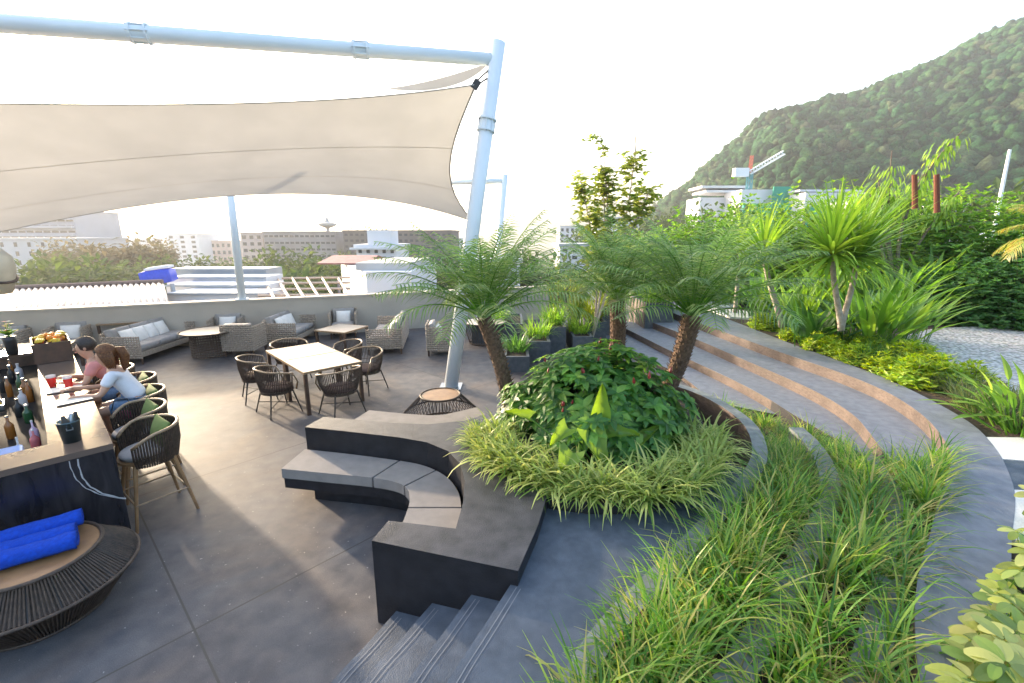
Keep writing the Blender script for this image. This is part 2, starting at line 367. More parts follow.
L_taro = leafmat('taro_leaf', [(.10, .22, .03), (.15, .28, .035), (.22, .32, .04)], .45)

# ================================================================ LARGE STRUCTURE
# terrain far below the roof
g = MB(); g.add([(-3400, -300, -20), (3400, -300, -20), (3400, 3400, -20), (-3400, 3400, -20)], [(0, 1, 2, 3)])
struct(g, 'ground', mat('town_ground', (.05, .08, .03), .9, scale=.02, col2=(.16, .15, .12)))

def hill(name, prof, Y0, Y1, seed, m, jag=6, base=-21, nx=90, ny=26):
    """prof: ridge pixels, placed on the ridge distance Y1; slopes down to Y0"""
    ridge = [at(u, v, y=Y1) for u, v in prof]; P = []
    def rz(x):
        if x <= ridge[0].x: return ridge[0].z
        for a, b in zip(ridge, ridge[1:]):
            if x <= b.x: t = (x-a.x)/(b.x-a.x); return a.z+(b.z-a.z)*t
        return ridge[-1].z
    x0, x1 = ridge[0].x, ridge[-1].x; H = []
    for j in range(ny+1):
        t = j/ny*1.5; y = Y0+(Y1-Y0)*t; row = []
        for i in range(nx+1):
            xr = x0+(x1-x0)*i/nx; s = min(1, t); x = xr*(.55+.45*s) if name == 'hill' else xr
            k = math.sin(s*PI/2)**.9 if t <= 1 else math.cos((t-1)*2)
            n_ = noise.fractal(Vector((xr/180, y/180, seed)), .9, 2, 5)*jag*3.2*math.sin(PI*min(1, s*.95+.02))+noise.noise(Vector((xr/14, y/14, seed)))*jag*.35
            row.append((x, y, base+(rz(xr)-base)*k+n_*min(1, s*2)))
        P.append(row)
    b = MB(); b.grid(P); return struct(b, name, m, smooth=True), P
M_hill = mat('hill_forest', (.018, .045, .014), .95, scale=.05, col2=(.055, .095, .035), detail=12)
far_, _ = hill('distant_hill', [(380, 236), (470, 229), (520, 217), (560, 205), (600, 202), (640, 200), (680, 196), (740, 190), (800, 196)], 1500, 2600, 3, M_hill, jag=12)
prof = [(610, 236), (640, 222), (655, 214), (668, 205), (685, 192), (700, 181), (718, 166), (730, 153), (750, 142), (775, 133), (800, 126), (830, 122), (850, 114), (875, 99), (900, 84), (925, 73), (950, 63), (985, 52), (1024, 38), (1100, 20), (1200, 6), (1350, 10)]
hill_o, HP = hill('hill', prof, 190, 620, 7, M_hill, jag=7, nx=120, ny=44)
# forest canopy on the hill: one continuous wood nobody could count
import itertools
def forest(P, n, seed, name, m, smin=5, smax=10):
    rng = random.Random(seed); b = MB()
    t = (1+5**.5)/2
    ico = [Vector(v).normalized() for v in ((-1, t, 0), (1, t, 0), (-1, -t, 0), (1, -t, 0), (0, -1, t), (0, 1, t), (0, -1, -t), (0, 1, -t), (t, 0, -1), (t, 0, 1), (-t, 0, -1), (-t, 0, 1))]
    icf = [(0, 11, 5), (0, 5, 1), (0, 1, 7), (0, 7, 10), (0, 10, 11), (1, 5, 9), (5, 11, 4), (11, 10, 2), (10, 7, 6), (7, 1, 8), (3, 9, 4), (3, 4, 2), (3, 2, 6), (3, 6, 8), (3, 8, 9), (4, 9, 5), (2, 4, 11), (6, 2, 10), (8, 6, 7), (9, 8, 1)]
    # one subdivision
    V = list(ico); F = []; mid = {}
    def m_(a, c):
        k = (min(a, c), max(a, c))
        if k not in mid: V.append(((V[a]+V[c])/2).normalized()); mid[k] = len(V)-1
        return mid[k]
    for a, c, d in icf:
        x, y, z = m_(a, c), m_(c, d), m_(d, a); F += [(a, x, z), (c, y, x), (d, z, y), (x, y, z)]
    ny = len(P)-1; nx = len(P[0])-1
    for _ in range(n):
        j = rng.uniform(1.5, ny*.72); i = rng.uniform(0, nx-.01); a = P[int(j)][int(i)]; c = P[int(j)+1][int(i)+1]
        fx, fy = i % 1, j % 1
        p00, p01, p10, p11 = [Vector(q) for q in (P[int(j)][int(i)], P[int(j)][int(i)+1], P[int(j)+1][int(i)], P[int(j)+1][int(i)+1])]
        q = (p00*(1-fx)+p01*fx)*(1-fy)+(p10*(1-fx)+p11*fx)*fy
        s = smin+(smax*1.35-smin)*rng.random()**1.8; so = rng.uniform(0, 99); h = rng.uniform(.7, 1.25)
        vs = []
        for v in V:
            k = s*(.72+.5*noise.noise(v*2.3+Vector((so, 0, 0))))
            vs.append(q+Vector((v.x*k, v.y*k, v.z*k*h+s*.35)))
        b.add(vs, F)
    return tag(b.build(name, m, smooth=True), 'dense green forest covering the hillside', 'forest', kind='stuff')
L_forest = leafmat('forest_leaf', [(.010, .050, .016), (.016, .072, .022), (.030, .098, .028), (.018, .082, .034), (.040, .115, .036), (.075, .10, .05)], .05, rough=.9, patch=.03)
rough_canopy(L_forest)
forest(HP, 15000, 5, 'hill_forest', L_forest, 2.6, 5.5)

# building under the terrace
FOOT = [(-17, 8.75), (-12.4, 10.72), (-3.22, 14.3), (1.6, 16.2), (4.5, 17.4), (17, 21), (17, -7), (-17, -7)]
b = MB(); b.prism(FOOT, -20, -.3); tag(b.build('building_block', M_white), kind='structure')
b = MB(); b.prism(FOOT, -.298, 0); struct(b, 'terrace_floor', M_floor)
# parapet
PA = Vector((-17, 8.75)); PB = Vector((1.3, 16.05)); d = (PB-PA).normalized(); nn = Vector((-d.y, d.x))
b = MB(); b.prism([PA, PB, PB+nn*.28, PA+nn*.28], -.6, 1.11)
par = b.build('parapet_wall', M_white); tag(par, 'long cream parapet wall along the far edge of the terrace', 'wall')
b = MB(); b.prism([PA-nn*.03, PB-nn*.03, PB+nn*.33, PA+nn*.33], 1.113, 1.16); b.build('coping', M_white, par, bevel=.008)

# ---- curved lines of the amphitheatre steps (traced on their real heights)
Ra = smooth_line([(4.9, 14), (5.03, 12.29), (5.43, 8.93), (5.66, 7.46), (5.66, 6.54), (5.42, 5.66), (5.08, 5.0), (4.69, 4.45), (4.05, 3.85), (3.35, 3.2), (2.62, 2.5), (2.0, 1.7), (1.65, .9), (1.5, -.5), (1.5, -3)])
OUT = smooth_line([(6.1, 17), (6.1, 12.4), (6.1, 9.6), (6.16, 8.43), (6.18, 7.29), (6.05, 6.32), (5.78, 5.36), (5.38, 4.67), (4.95, 4.12), (4.5, 3.64), (3.63, 2.86), (2.86, 2.05), (2.45, 1.2), (2.2, .2), (2.1, -.8), (2.1, -3)])
Rb = smooth_line([(3.9, 14), (4.13, 12.63), (4.47, 10.73), (4.7, 8.9), (4.84, 7.76), (4.9, 6.87), (4.8, 6.03), (4.58, 5.43), (4.38, 5.0), (4.2, 4.6)])
Rc = smooth_line([(3.05, 14), (3.27, 12.81), (3.65, 10.33), (3.87, 9.21), (4.06, 8.2), (4.16, 7.5), (4.2, 6.95)])
Rc2 = smooth_line([(4.2, 6.94), (4.2, 6.3), (4.24, 5.73), (4.28, 5.2), (4.2, 4.6)])
Rd = smooth_line([(2.3, 14), (2.6, 12.04), (3.05, 10.17), (3.3, 9.3), (3.42, 8.5), (3.42, 7.75)])
kk = lambda L_, k: [(p[0]*k, p[1]*k) for p in L_]
Rb = kk(Rb, 2.48/2.45); Rc = kk(Rc, 2.66/2.6); Rc2 = kk(Rc2, 2.66/2.6); Rd = kk(Rd, 2.82/2.75)
M_groove = mat('groove', (.15, .165, .19), .6)
def step(name, line, far, z, z0=0, m=(M_tread, M_brick), grooves=False):
    b = MB(); b.prism(line+far[::-1], z0, z, side=1); o = struct(b, name, list(m), bevel=.006)
    return o
deckpoly_far = OUT
step('upper_deck', Ra, OUT, .6)
step('seating_step', Rb, offset_line(Ra, 0.05)[:len(Rb)] if False else [(5.6, 14.0), (5.6, 11), (5.75, 9), (5.85, 7.4), (5.85, 6.4), (5.6, 5.5), (5.2, 4.8), (4.8, 4.3)], .418)
step('seating_step', Rc+Rc2[1:], [(4.5, 14.0), (4.8, 10.8), (5.0, 8.9), (5.1, 7.4), (5.0, 6.2), (4.75, 5.3), (4.6, 4.7)], .238)
step('seating_step', Rd+[(3.6, 7.4), (4.3, 6.9)], [(3.7, 14.0), (3.9, 11), (4.15, 9.3), (4.4, 8.0), (4.5, 7.2)], .078)
# dark stone cheek where the brick riser stops
b = MB()
ln = offset_line(Rc2, .006)
for a, c in zip(ln, ln[1:]): b.add([(a[0]-.012, a[1], 0), (c[0]-.012, c[1], 0), (c[0]-.012, c[1], .236), (a[0]-.012, a[1], .236)], [(0, 1, 2, 3)])
struct(b, 'step_cheek', M_granite_side)
for line, z, rng_ in ((Ra, .604, (8, 48)), (Rb, .422, (10, len(Rb))), (Rc, .242, (4, len(Rc)))):
    b = MB()
    for off in (.07, .11):
        seg = offset_line(line, off)[rng_[0]:rng_[1]]; seg2 = offset_line(line, off+.009)[rng_[0]:rng_[1]]
        seg = [tuple(p)+(z-.002,) for p in seg]; seg2 = [tuple(p)+(z-.002,) for p in seg2]
        b.grid([seg, seg2])
    struct(b, 'nosing_groove', M_groove)

# ---- left path and its steps
KI = smooth_line([(2.35, 7.05), (2.77, 6.36), (2.9, 5.43), (2.64, 4.6), (2.17, 3.97), (1.62, 3.4), (1.08, 2.86), (.54, 2.33), (.2, 1.85), (-.05, 1.2), (-.2, .2), (-.25, -1)])
N3 = [(.04, 2.73), (-.17, 2.29), (-.34, 1.94), (-.6, 1.3), (-.85, .5), (-1.0, -.5), (-1.05, -3)]
N2 = [(-.25, 2.78), (-.43, 2.4), (-.59, 2.07), (-.86, 1.4), (-1.12, .5), (-1.28, -.5), (-1.33, -3)]
N1 = [(-.55, 2.85), (-.73, 2.5), (-.89, 2.2), (-1.15, 1.5), (-1.4, .5), (-1.56, -.5), (-1.6, -3)]
N0 = [(-.85, 2.92), (-1.0, 2.6), (-1.15, 2.3), (-1.43, 1.6), (-1.68, .6), (-1.84, -.5), (-1.88, -3)]
Kpath = [(2.35, 4.2)]+[p for p in KI if p[1] < 4.15 and p[0] < 2.4]
PATH = smooth_line(N3)+[(-.25, -3)]+Kpath[::-1]+[(1.5, 5.0), (.3, 5.0), (.22, 3.4), (.1, 2.9)]
b = MB(); b.prism(PATH, 0, .6); struct(b, 'garden_path', [M_path], bevel=.006)
for nm, L_, z in (('left_step', N2, .45), ('left_step', N1, .30), ('left_step', N0, .15)):
    ln = smooth_line(L_); b = MB(); far = [(p[0]+.36, p[1]) for p in ln]; b.prism(ln+far[::-1], 0, z-.002); struct(b, nm, M_path, bevel=.006)
for L_, z in ((N3, .6), (N2, .448), (N1, .298), (N0, .148)):
    b = MB()
    for off in (.045, .075):
        ln = smooth_line(L_); s1 = offset_line(ln, off); s2 = offset_line(ln, off+.007); b.grid([[p+(z+.003,) for p in s1[1:]], [p+(z+.003,) for p in s2[1:]]])
    struct(b, 'nosing_groove', M_groove)
# kerb ring round the sunken basin, brick on its inner face
KO = offset_line(KI, .15)
b = MB(); b.prism(KI+KO[::-1], 0, .612, side=1); struct(b, 'basin_kerb', [M_kerb, M_brick], bevel=.01)
# grass bed body between path, kerb and deck
GB = offset_line(KI, .14)[::-1]
GRASS = [(3.4, 7.72), (4.15, 6.85), (4.15, 5.73), (4.2, 5.2), (4.15, 4.6), (4.7, 4.3), (4.2, 3.7), (3.5, 3.05), (2.8, 2.35), (2.2, 1.6), (1.85, .9), (1.7, -.5), (-.05, -.9)]+[p for p in GB if -.6 < p[1]]
def clip_y(poly, y0):
    out = []
    for i, p in enumerate(poly):
        q = poly[(i+1) % len(poly)]
        if p[1] <= y0: out.append(p)
        if (p[1] <= y0) != (q[1] <= y0): t = (y0-p[1])/(q[1]-p[1]); out.append((p[0]+(q[0]-p[0])*t, y0))
    return out
def bedz(y): return .05 if y > 6.3 else .14 if y > 5.6 else .24 if y > 5.0 else .34 if y > 4.4 else .44
for y0, z in ((9, .05), (6.3, .14), (5.6, .24), (5.0, .34), (4.4, .44)):
    b = MB(); b.prism(clip_y(GRASS, y0), 0, z); struct(b, 'grass_bed', M_soil)
# low curved stone strips crossing the bed
for off, z in ((.62, .53), (1.12, .50), (1.62, .47)):
    l1 = offset_line(KI, off); l2 = offset_line(KI, off+.17)
    idx = [i for i, p in enumerate(l1) if -.5 < p[1] < 5.6 and p[0] < 3.95]
    b = MB(); b.prism([l1[i] for i in idx]+[l2[i] for i in idx][::-1], .3, z); struct(b, 'stone_strip', M_kerb, bevel=.008)

# ---- central raised bed + bench wall (dark granite)
WALL = [(-2.42, 4.95), (-1.92, 4.84), (-1.24, 4.67), (-.92, 4.55), (-.66, 4.34), (-.5, 4.05), (-.43, 3.76), (-.41, 3.4), (-.43, 3.06), (-.97, 3.16), (-1.03, 2.92), (.04, 2.61), (.2, 3.1), (.3, 3.5), (.5, 3.6), (.5, 4.9), (-.15, 5.5), (-.55, 5.15), (-1.0, 5.03), (-1.4, 5.07), (-2.33, 5.26)]
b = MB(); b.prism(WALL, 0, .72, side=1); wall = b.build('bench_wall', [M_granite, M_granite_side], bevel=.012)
tag(wall, 'dark granite retaining wall curving behind the built-in bench', 'wall')
BED = smooth_line([(.32, 3.5), (.75, 3.42), (1.3, 3.5), (1.85, 3.95), (2.15, 4.6), (2.35, 5.4), (2.4, 6.2), (2.3, 7.0), (1.9, 7.5), (1.3, 7.5), (.7, 7.0), (.2, 6.3), (-.15, 5.6), (-.3, 5.0), (-.1, 4.2), (.3, 3.55)])
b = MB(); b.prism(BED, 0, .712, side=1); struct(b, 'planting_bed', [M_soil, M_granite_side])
b = MB(); b.prism([(p[0]*1, p[1]) for p in BED], 0, .60); 


# built-in bench
bench = empty('corner_bench', (-1.5, 4.4, 0), 0, 'built-in dark bench with grey cushions curving along the granite wall', 'bench')
SE_in = [(-2.42, 5.09), (-1.92, 4.97), (-1.24, 4.69), (-.92, 4.57), (-.68, 4.36), (-.53, 4.05), (-.45, 3.76), (-.43, 3.4), (-.46, 3.12)]
SE_in = [(-2.45, 4.93), (-1.92, 4.82), (-1.26, 4.65), (-.95, 4.53), (-.7, 4.32), (-.54, 4.04), (-.47, 3.75), (-.45, 3.4), (-.47, 3.09)]
SE_out = [(-2.5, 4.47), (-2.0, 4.38), (-1.45, 4.28), (-1.16, 4.18), (-1.03, 4.05), (-.98, 3.9), (-.96, 3.75), (-.96, 3.4), (-.97, 3.18)]
inn = smooth_line(SE_in, 4); out_ = smooth_line(SE_out, 4)
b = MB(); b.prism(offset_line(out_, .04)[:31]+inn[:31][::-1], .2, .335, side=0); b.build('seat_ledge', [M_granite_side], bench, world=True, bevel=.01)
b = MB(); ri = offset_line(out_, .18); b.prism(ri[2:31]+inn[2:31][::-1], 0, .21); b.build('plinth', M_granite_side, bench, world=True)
for a, c in ((0, 8), (8, 14), (14, 24), (24, 32)):
    b = MB(); A_ = out_[a:c+1]; B_ = inn[a:c+1]; g_ = .011
    A_ = [Vector((p[0], p[1])) for p in A_]; B_ = [Vector((p[0], p[1])) for p in B_]
    tA = (A_[1]-A_[0]).normalized()*g_; A_[0] += tA; B_[0] += (B_[1]-B_[0]).normalized()*g_
    A_[-1] -= (A_[-1]-A_[-2]).normalized()*g_; B_[-1] -= (B_[-1]-B_[-2]).normalized()*g_
    b.prism([tuple(p) for p in A_]+[tuple(p) for p in B_][::-1], .34, .45)
    o = b.build('seat_cushion', M_cush_taupe, bench, world=True, bevel=.034)
# bench on the other side of the wall, only its cushions show
bb_ = empty('rear_bench', (-1.4, 5.5, 0), 0, 'second built-in bench behind the granite wall with only its cushion tops showing', 'bench')
ri_ = smooth_line([(-2.2, 5.28), (-1.45, 5.12), (-.98, 5.1), (-.62, 5.24), (-.25, 5.6)], 4); ro_ = smooth_line([(-2.0, 5.98), (-1.4, 5.84), (-1.02, 5.8), (-.8, 5.9), (-.5, 6.1)], 4)
b = MB(); b.prism(ri_+ro_[::-1], 0, .345); b.build('seat_ledge', M_granite_side, bb_, world=True)
for a, c in ((0, 4), (4, 8), (8, 12), (12, 16)):
    b = MB(); b.prism([p for p in ri_[a:c+1]]+[p for p in ro_[a:c+1]][::-1], .35, .52); b.build('seat_cushion', M_cush_taupe, bb_, world=True, bevel=.03)

# right garden ground and pavings
GARD = OUT[:-8]+[(2.6, -2), (17, -7), (17, 21), (6.1, 18)]
b = MB(); b.prism([p for p in OUT]+[(17, -3), (17, 20.9), (6.1, 17.8)], .0, .56); struct(b, 'garden_soil', M_soil)
M_terrazzo = mat('white_terrazzo', (.60, .60, .58), .5, scale=60, var=.12)
for P_ in ([at(855, 447, .6), at(1030, 462, .6), at(1090, 500, .6), at(1040, 476, .6), at(1000, 458, .6)], ):
    pass
b = MB(); b.prism([(5.3, 4.95), (7.2, 4.9), (8.2, 4.3), (6.0, 4.25), (5.0, 4.45)], .4, .598); struct(b, 'white_paving', M_terrazzo)
b = MB(); b.prism([(4.9, 4.44), (6.0, 4.24), (8.2, 4.28), (8.4, 3.2), (5.6, 3.7), (4.45, 3.85)], .4, .5965); struct(b, 'grey_paving', M_path)
b = MB(); b.prism([(4.44, 3.84), (5.6, 3.69), (8.4, 3.19), (7, 1.5), (4.5, 2.6), (3.8, 3.2)], .4, .598); struct(b, 'white_paving', M_terrazzo)
def pebble_mat():
    m = bpy.data.materials.new('pebble_pool'); m.use_nodes = True; n = m.node_tree; L = n.links; p = n.nodes['Principled BSDF']
    tc = n.nodes.new('ShaderNodeTexCoord'); vo = n.nodes.new('ShaderNodeTexVoronoi'); vo.inputs['Scale'].default_value = 16
    L.new(tc.outputs['Object'], vo.inputs['Vector']); cr = n.nodes.new('ShaderNodeValToRGB'); e = cr.color_ramp.elements
    e[0].color = (.55, .55, .54, 1); e[0].position = .1; e[1].color = (.12, .13, .13, 1); e[1].position = .62
    L.new(vo.outputs['Distance'], cr.inputs[0]); hs = n.nodes.new('ShaderNodeMix'); hs.data_type = 'RGBA'; hs.inputs[0].default_value = .3; L.new(cr.outputs[0], hs.inputs[6]); L.new(vo.outputs['Color'], hs.inputs[7])
    sa = n.nodes.new('ShaderNodeHueSaturation'); sa.inputs['Saturation'].default_value = .12; sa.inputs['Value'].default_value = 1.25; L.new(hs.outputs[2], sa.inputs['Color'])
    L.new(sa.outputs[0], p.inputs['Base Color']); p.inputs['Roughness'].default_value = .25
    bp = n.nodes.new('ShaderNodeBump'); bp.inputs['Strength'].default_value = .6; bp.inputs['Distance'].default_value = .02; bp.invert = True; L.new(vo.outputs['Distance'], bp.inputs['Height']); L.new(bp.outputs[0], p.inputs['Normal']); return m
PEB = smooth_line([(8.1, 9.5), (10.5, 11.2), (13, 11.3), (14, 8.5), (10.5, 6.6), (7.9, 5.9), (7.0, 7.2), (7.3, 8.6), (8.1, 9.5)])
b = MB(); b.prism(PEB, .4, .61); struct(b, 'pebble_bed', pebble_mat())
b = MB(); b.prism(smooth_line([(6.3, 13.0), (7.3, 12.6), (7.6, 13.4), (7.0, 14.4), (6.3, 14.6), (6.3, 13.0)]), .4, .612); struct(b, 'white_paving', M_terrazzo)
b = MB(); b.prism(smooth_line([(6.25, 15.0), (7.4, 15.0), (7.8, 16.2), (6.3, 17.3), (6.25, 15.0)]), .4, .612); struct(b, 'white_paving', M_terrazzo)

# stepped grey planters at the far ends of the seating steps
BX = [(.1, 9.9, .55, .35), (.62, 10.7, .55, .50), (1.1, 11.5, .5, .68), (1.75, 11.3, .5, .48), (2.25, 12.3, .55, .66), (2.85, 13.3, .75, .88), (4.3, 13.5, .8, .98), (-.4, 12.6, 1.4, .55)]
pb_labels = ['lowest of the stepped grey planters beside the leaning pole', 'second low grey planter box stepping up from the terrace floor', 'third grey planter box, next to the brick cheek of the steps', 'grey planter box at the foot of the brick steps', 'grey planter box level with the second brick step', 'grey planter box behind the middle palm trunk', 'tall grey planter box with brick side at the top of the steps', 'long low grey planter behind the round table near the parapet']
for (x, y, w, h), lb in zip(BX, pb_labels):
    t = empty('planter_box', (x, y, 0), 0, lb, 'planter', 'stepped grey planters at the end of the steps')
    b = MB(); wt = .06; D_ = 1.3; 
    b.prism([(-w/2, -.4), (w/2, -.4), (w/2, -.4+wt), (-w/2, -.4+wt)], 0, h); b.prism([(-w/2, D_-wt), (w/2, D_-wt), (w/2, D_), (-w/2, D_)], 0, h)
    b.prism([(-w/2, -.4+wt), (-w/2+wt, -.4+wt), (-w/2+wt, D_-wt), (-w/2, D_-wt)], 0, h)
    b.prism([(w/2-wt, -.4+wt), (w/2, -.4+wt), (w/2, D_-wt), (w/2-wt, D_-wt)], 0, h); b.build('box_wall', M_box, t, bevel=.006)
    b = MB(); b.prism([(-w/2+wt, -.4+wt), (w/2-wt, -.4+wt), (w/2-wt, D_-wt), (-w/2+wt, D_-wt)], 0, h-.05); b.build('soil', M_soil, t)
    if x > 3.5:
        b = MB(); b.box((-w/2-.02, .45, h/2), (.03, 1.7, h-.02)); b.build('brick_side', M_brick, t)

# ================================================================ SHADE STRUCTURE
PT = at(498, 42, y=8.95); P0 = Vector((-1.2, 8.5, 0))
def pipe(b, a, c, r, n=20): b.tube([a, c], r, n)
fr = empty('canopy_mast', P0, 0, 'tall white leaning steel pole carrying the sail and its long top beam', 'pole')
b = MB(); b.tube([P0, PT], .135, 24); b.build('pole', M_paint, fr, smooth=True, world=True, bevel=0)
b = MB(); b.box((P0.x, P0.y, .012), (.42, .42, .024)); b.build('base_plate', M_steel, fr, world=True)
BR = P0.lerp(PT, .955); BL = at(-130, 13, y=6.6); BL = BR+(BL-BR)*1.45
b = MB(); b.tube([BL, BR], [.133, .105], 24); b.build('beam', M_paint, fr, smooth=True, world=True)
b = MB(); b.tube([Vector((BL.x-.6, BL.y-.2, 0)), BL+Vector((-.05, 0, .3))], .135, 20); b.build('end_pole', M_paint, fr, smooth=True, world=True)
def flange(ctr, ax, r):
    ax = ax.normalized(); b = MB(); b.tube([ctr-ax*.11, ctr-ax*.085], r*1.22, 20); b.tube([ctr+ax*.085, ctr+ax*.11], r*1.22, 20); 
    o = b.build('flange', M_paint, fr, world=True)
    bb = MB(); q = ax.orthogonal().normalized(); w = ax.cross(q)
    for k in range(8):
        a = 2*PI*k/8; c = ctr+(q*math.cos(a)+w*math.sin(a))*r*1.08; bb.tube([c-ax*.135, c+ax*.135], .011, 6)
    bb.build('bolts', M_steel, o, world=False) if False else None
    o2 = bb.build('bolts', M_paint, o, world=True)
flange(P0.lerp(PT, .78), PT-P0, .135)
for px in (140, 360):
    tt = min(((abs((512+FPX*(BL.lerp(BR, k/400).x)/(BL.lerp(BR, k/400).y*math.cos(PITCH)-(BL.lerp(BR, k/400).z-CH)*math.sin(PITCH)))-px)), k/400) for k in range(401))[1]
    flange(BL.lerp(BR, tt), BR-BL, .118)
# sail: a saddle-shaped fabric stretched between a high near edge and a low far edge
def bez(pts, t):
    P = [Vector(p) for p in pts]
    while len(P) > 1: P = [a.lerp(c, t) for a, c in zip(P, P[1:])]
    return P[0]
nearE = [at(-420, 92, y=6.0), at(-120, 104, y=6.6), at(120, 104, y=7.4), at(300, 112, y=8.0), at(476, 84, y=8.65)]
farE = [at(-420, 340, y=9.0), at(-120, 262, y=9.6), at(110, 186, y=10.8), at(330, 166, y=11.8), at(474, 222, y=12.6)]
NU, NV = 60, 22; P = []
for i in range(NU+1):
    t = i/NU; a = bez(nearE, t); c = bez(farE, t); row = []
    for j in range(NV+1):
        s = j/NV; p = a.lerp(c, s); p.z -= .30*math.sin(PI*s)*(1-t*.6)
        pull = math.sin(PI*s)*max(0, (t-.72)/.28)**2.2
        p.x -= .55*pull
        wr = max(0, (t-.93)/.07); p.z += .018*math.sin(s*70)*wr
        row.append(p)
    P.append(row)
sail = empty('shade_sail', P[-1][0], 0, 'large cream fabric shade sail stretched under the white beam', 'sail')
b = MB(); b.grid(P); so = b.build('fabric', M_sail, sail, smooth=True, world=True)
for s in (7, 14):
    b = MB(); b.grid([[row[s]+Vector((0, 0, -.006)), row[s].lerp(row[s+1], .07)+Vector((0, 0, -.006))] for row in P]); b.build('seam', M_seam, so, world=True)
b = MB(); b.tube(P[-1], .016, 8); b.tube([r_[-1] for r_ in P], .01, 6); b.tube([r_[0] for r_ in P], .01, 6); b.build('edge_hem', M_sail, so, smooth=True, world=True)
b = MB(); tip = P[-1][0]; pa = P0.lerp(PT, .93)
for k in (-1, 1): b.tube([tip+Vector((-.02, 0, k*.03)), pa+Vector((0, 0, k*.07))], .014, 6)
b.box(tip, (.12, .03, .16), 0, 0, .6); b.build('tension_bracket', M_darkmetal, sail, world=True)
# a second, further sail shows as a light wedge above the first
t2 = [at(385, 88, y=11), at(489, 62, y=9.4), at(474, 84, y=10.5), at(430, 98, y=11.5)]
s2 = empty('upper_sail', t2[1], 0, 'small pale wedge of a second sail just under the beam', 'sail')
b = MB(); rows = [[bez([t2[0], (t2[0]+t2[1])/2+Vector((0, 0, -.12)), t2[1]], k/12), bez([t2[0], t2[3]+Vector((0, 0, .05)), t2[2], t2[1]], k/12)] for k in range(13)]; b.grid(rows); b.build('fabric', M_sail, s2, smooth=True, world=True)
# second frame far behind
fa = at(505, 174, y=18.2); fb = at(497, 262, y=18.2); fd = (fb-fa); f0 = fa+fd*((fa.z)/(fa.z-fb.z))
m2_ = empty('rear_mast', f0, 0, 'thinner white mast further back with a short crossbar', 'pole')
b = MB(); b.tube([f0, fa], .12, 14); b.build('pole', M_paint, m2_, smooth=True, world=True)
b = MB(); b.tube([fa.lerp(f0, .045), at(440, 182, y=18.2)], .1, 12); b.build('crossbar', M_paint, m2_, smooth=True, world=True)
# pillar on the parapet
pp = Vector((-7.52, 12.62, 1.16)); pt = at(225, 150, y=12.72)
pm = empty('parapet_post', pp, 0, 'slim white post standing on the parapet below the sail', 'post')
b = MB(); b.tube([pp, pt], .10, 18); b.build('pole', M_paint, pm, smooth=True, world=True)
b = MB(); b.box(pp+Vector((0, 0, .015)), (.3, .24, .03), .37); b.build('base_plate', M_paint, pm, world=True)
# bar lamp at the left edge of the picture
lp = at(-22, 266, y=4.0)
lamp = empty('hanging_lamp', lp, 0, 'cream fabric hanging lamp shade with a brown rim at the left edge', 'lamp')
b = MB(); b.lathe([(.05, .16), (.16, .15), (.215, .08), (.225, -.02), (.20, -.14), (.165, -.24)], 28, cap=False); b.build('shade', mat('lamp_fabric', (.85, .80, .70), .8, trans=.75), lamp, smooth=True, sol=.006)
b = MB(); b.tube([(.218*math.cos(a/24*2*PI), .218*math.sin(a/24*2*PI), -.05-.09*math.cos(a/24*2*PI)) for a in range(24)], .012, 6, closed=True); b.build('rim', M_wood_dark, lamp)
b = MB(); b.tube([(0, 0, .15), (0, 0, 2.2)], .006, 6); b.build('cord', M_darkmetal, lamp)

# ================================================================ BAR
BU = Vector((-.725, .689, 0)); BANG = math.atan2(BU.y, BU.x); BC = Vector((-3.65, 3.84, 0))
def bp(u, w, z=0): return Vector((BC.x-.725*u-.689*w, BC.y+.689*u-.725*w, z))
# bar local frame: x = along u, y = w to the inside (w axis is +90deg of u)
bar = empty('bar_counter', BC, BANG, 'long bar counter with polished bronze top and dark marble front', 'bar')
b = MB(); b.prism([(0, 0), (5.4, 0), (5.4, .41), (.4, .41), (.4, 2.6), (0, 2.6)], .995, 1.05); b.build('counter_top', M_copper, bar, bevel=.004)
def marble():
    m = bpy.data.materials.new('dark_marble'); m.use_nodes = True; n = m.node_tree; L = n.links; p = n.nodes['Principled BSDF']
    tc = n.nodes.new('ShaderNodeTexCoord'); nz = n.nodes.new('ShaderNodeTexNoise'); nz.inputs['Scale'].default_value = 2.5; nz.inputs['Detail'].default_value = 10; nz.inputs['Distortion'].default_value = 1.2
    mp = n.nodes.new('ShaderNodeMapping'); mp.inputs['Scale'].default_value = (4, 4, .8); L.new(tc.outputs['Object'], mp.inputs[0]); L.new(mp.outputs[0], nz.inputs[0])
    cr = n.nodes.new('ShaderNodeValToRGB'); e = cr.color_ramp.elements; e[0].position = .35; e[0].color = (.008, .008, .011, 1); e[1].position = .75; e[1].color = (.035, .032, .036, 1)
    L.new(nz.outputs[0], cr.inputs[0]); L.new(cr.outputs[0], p.inputs['Base Color']); p.inputs['Roughness'].default_value = .22; return m
b = MB(); b.box((.03, 1.3, .4975), (.06, 2.6, .99)); b.box((2.7, .03, .4975), (5.278, .056, .99)); b.box((5.37, .2, .4975), (.05, .4, .99)); mf = b.build('marble_front', marble(), bar)
b = MB()
for o_ in (0, .055):
    pts = [(-.0025, .30-o_, .985)]
    for k in range(1, 15):
        t = k/14; pts.append((-.0025, .30-o_-.30*t**2.2+.003*math.sin(k*2.1)+o_*.9*t, .985-.50*t**.8+.002*math.sin(k*1.7)))
    b.tube(pts, [.0035+.0015*math.sin(k*2.3)+(0.002 if o_ else 0) for k in range(15)], 5)
b.build('vein', mat('vein', (.42, .42, .44), .4), mf)
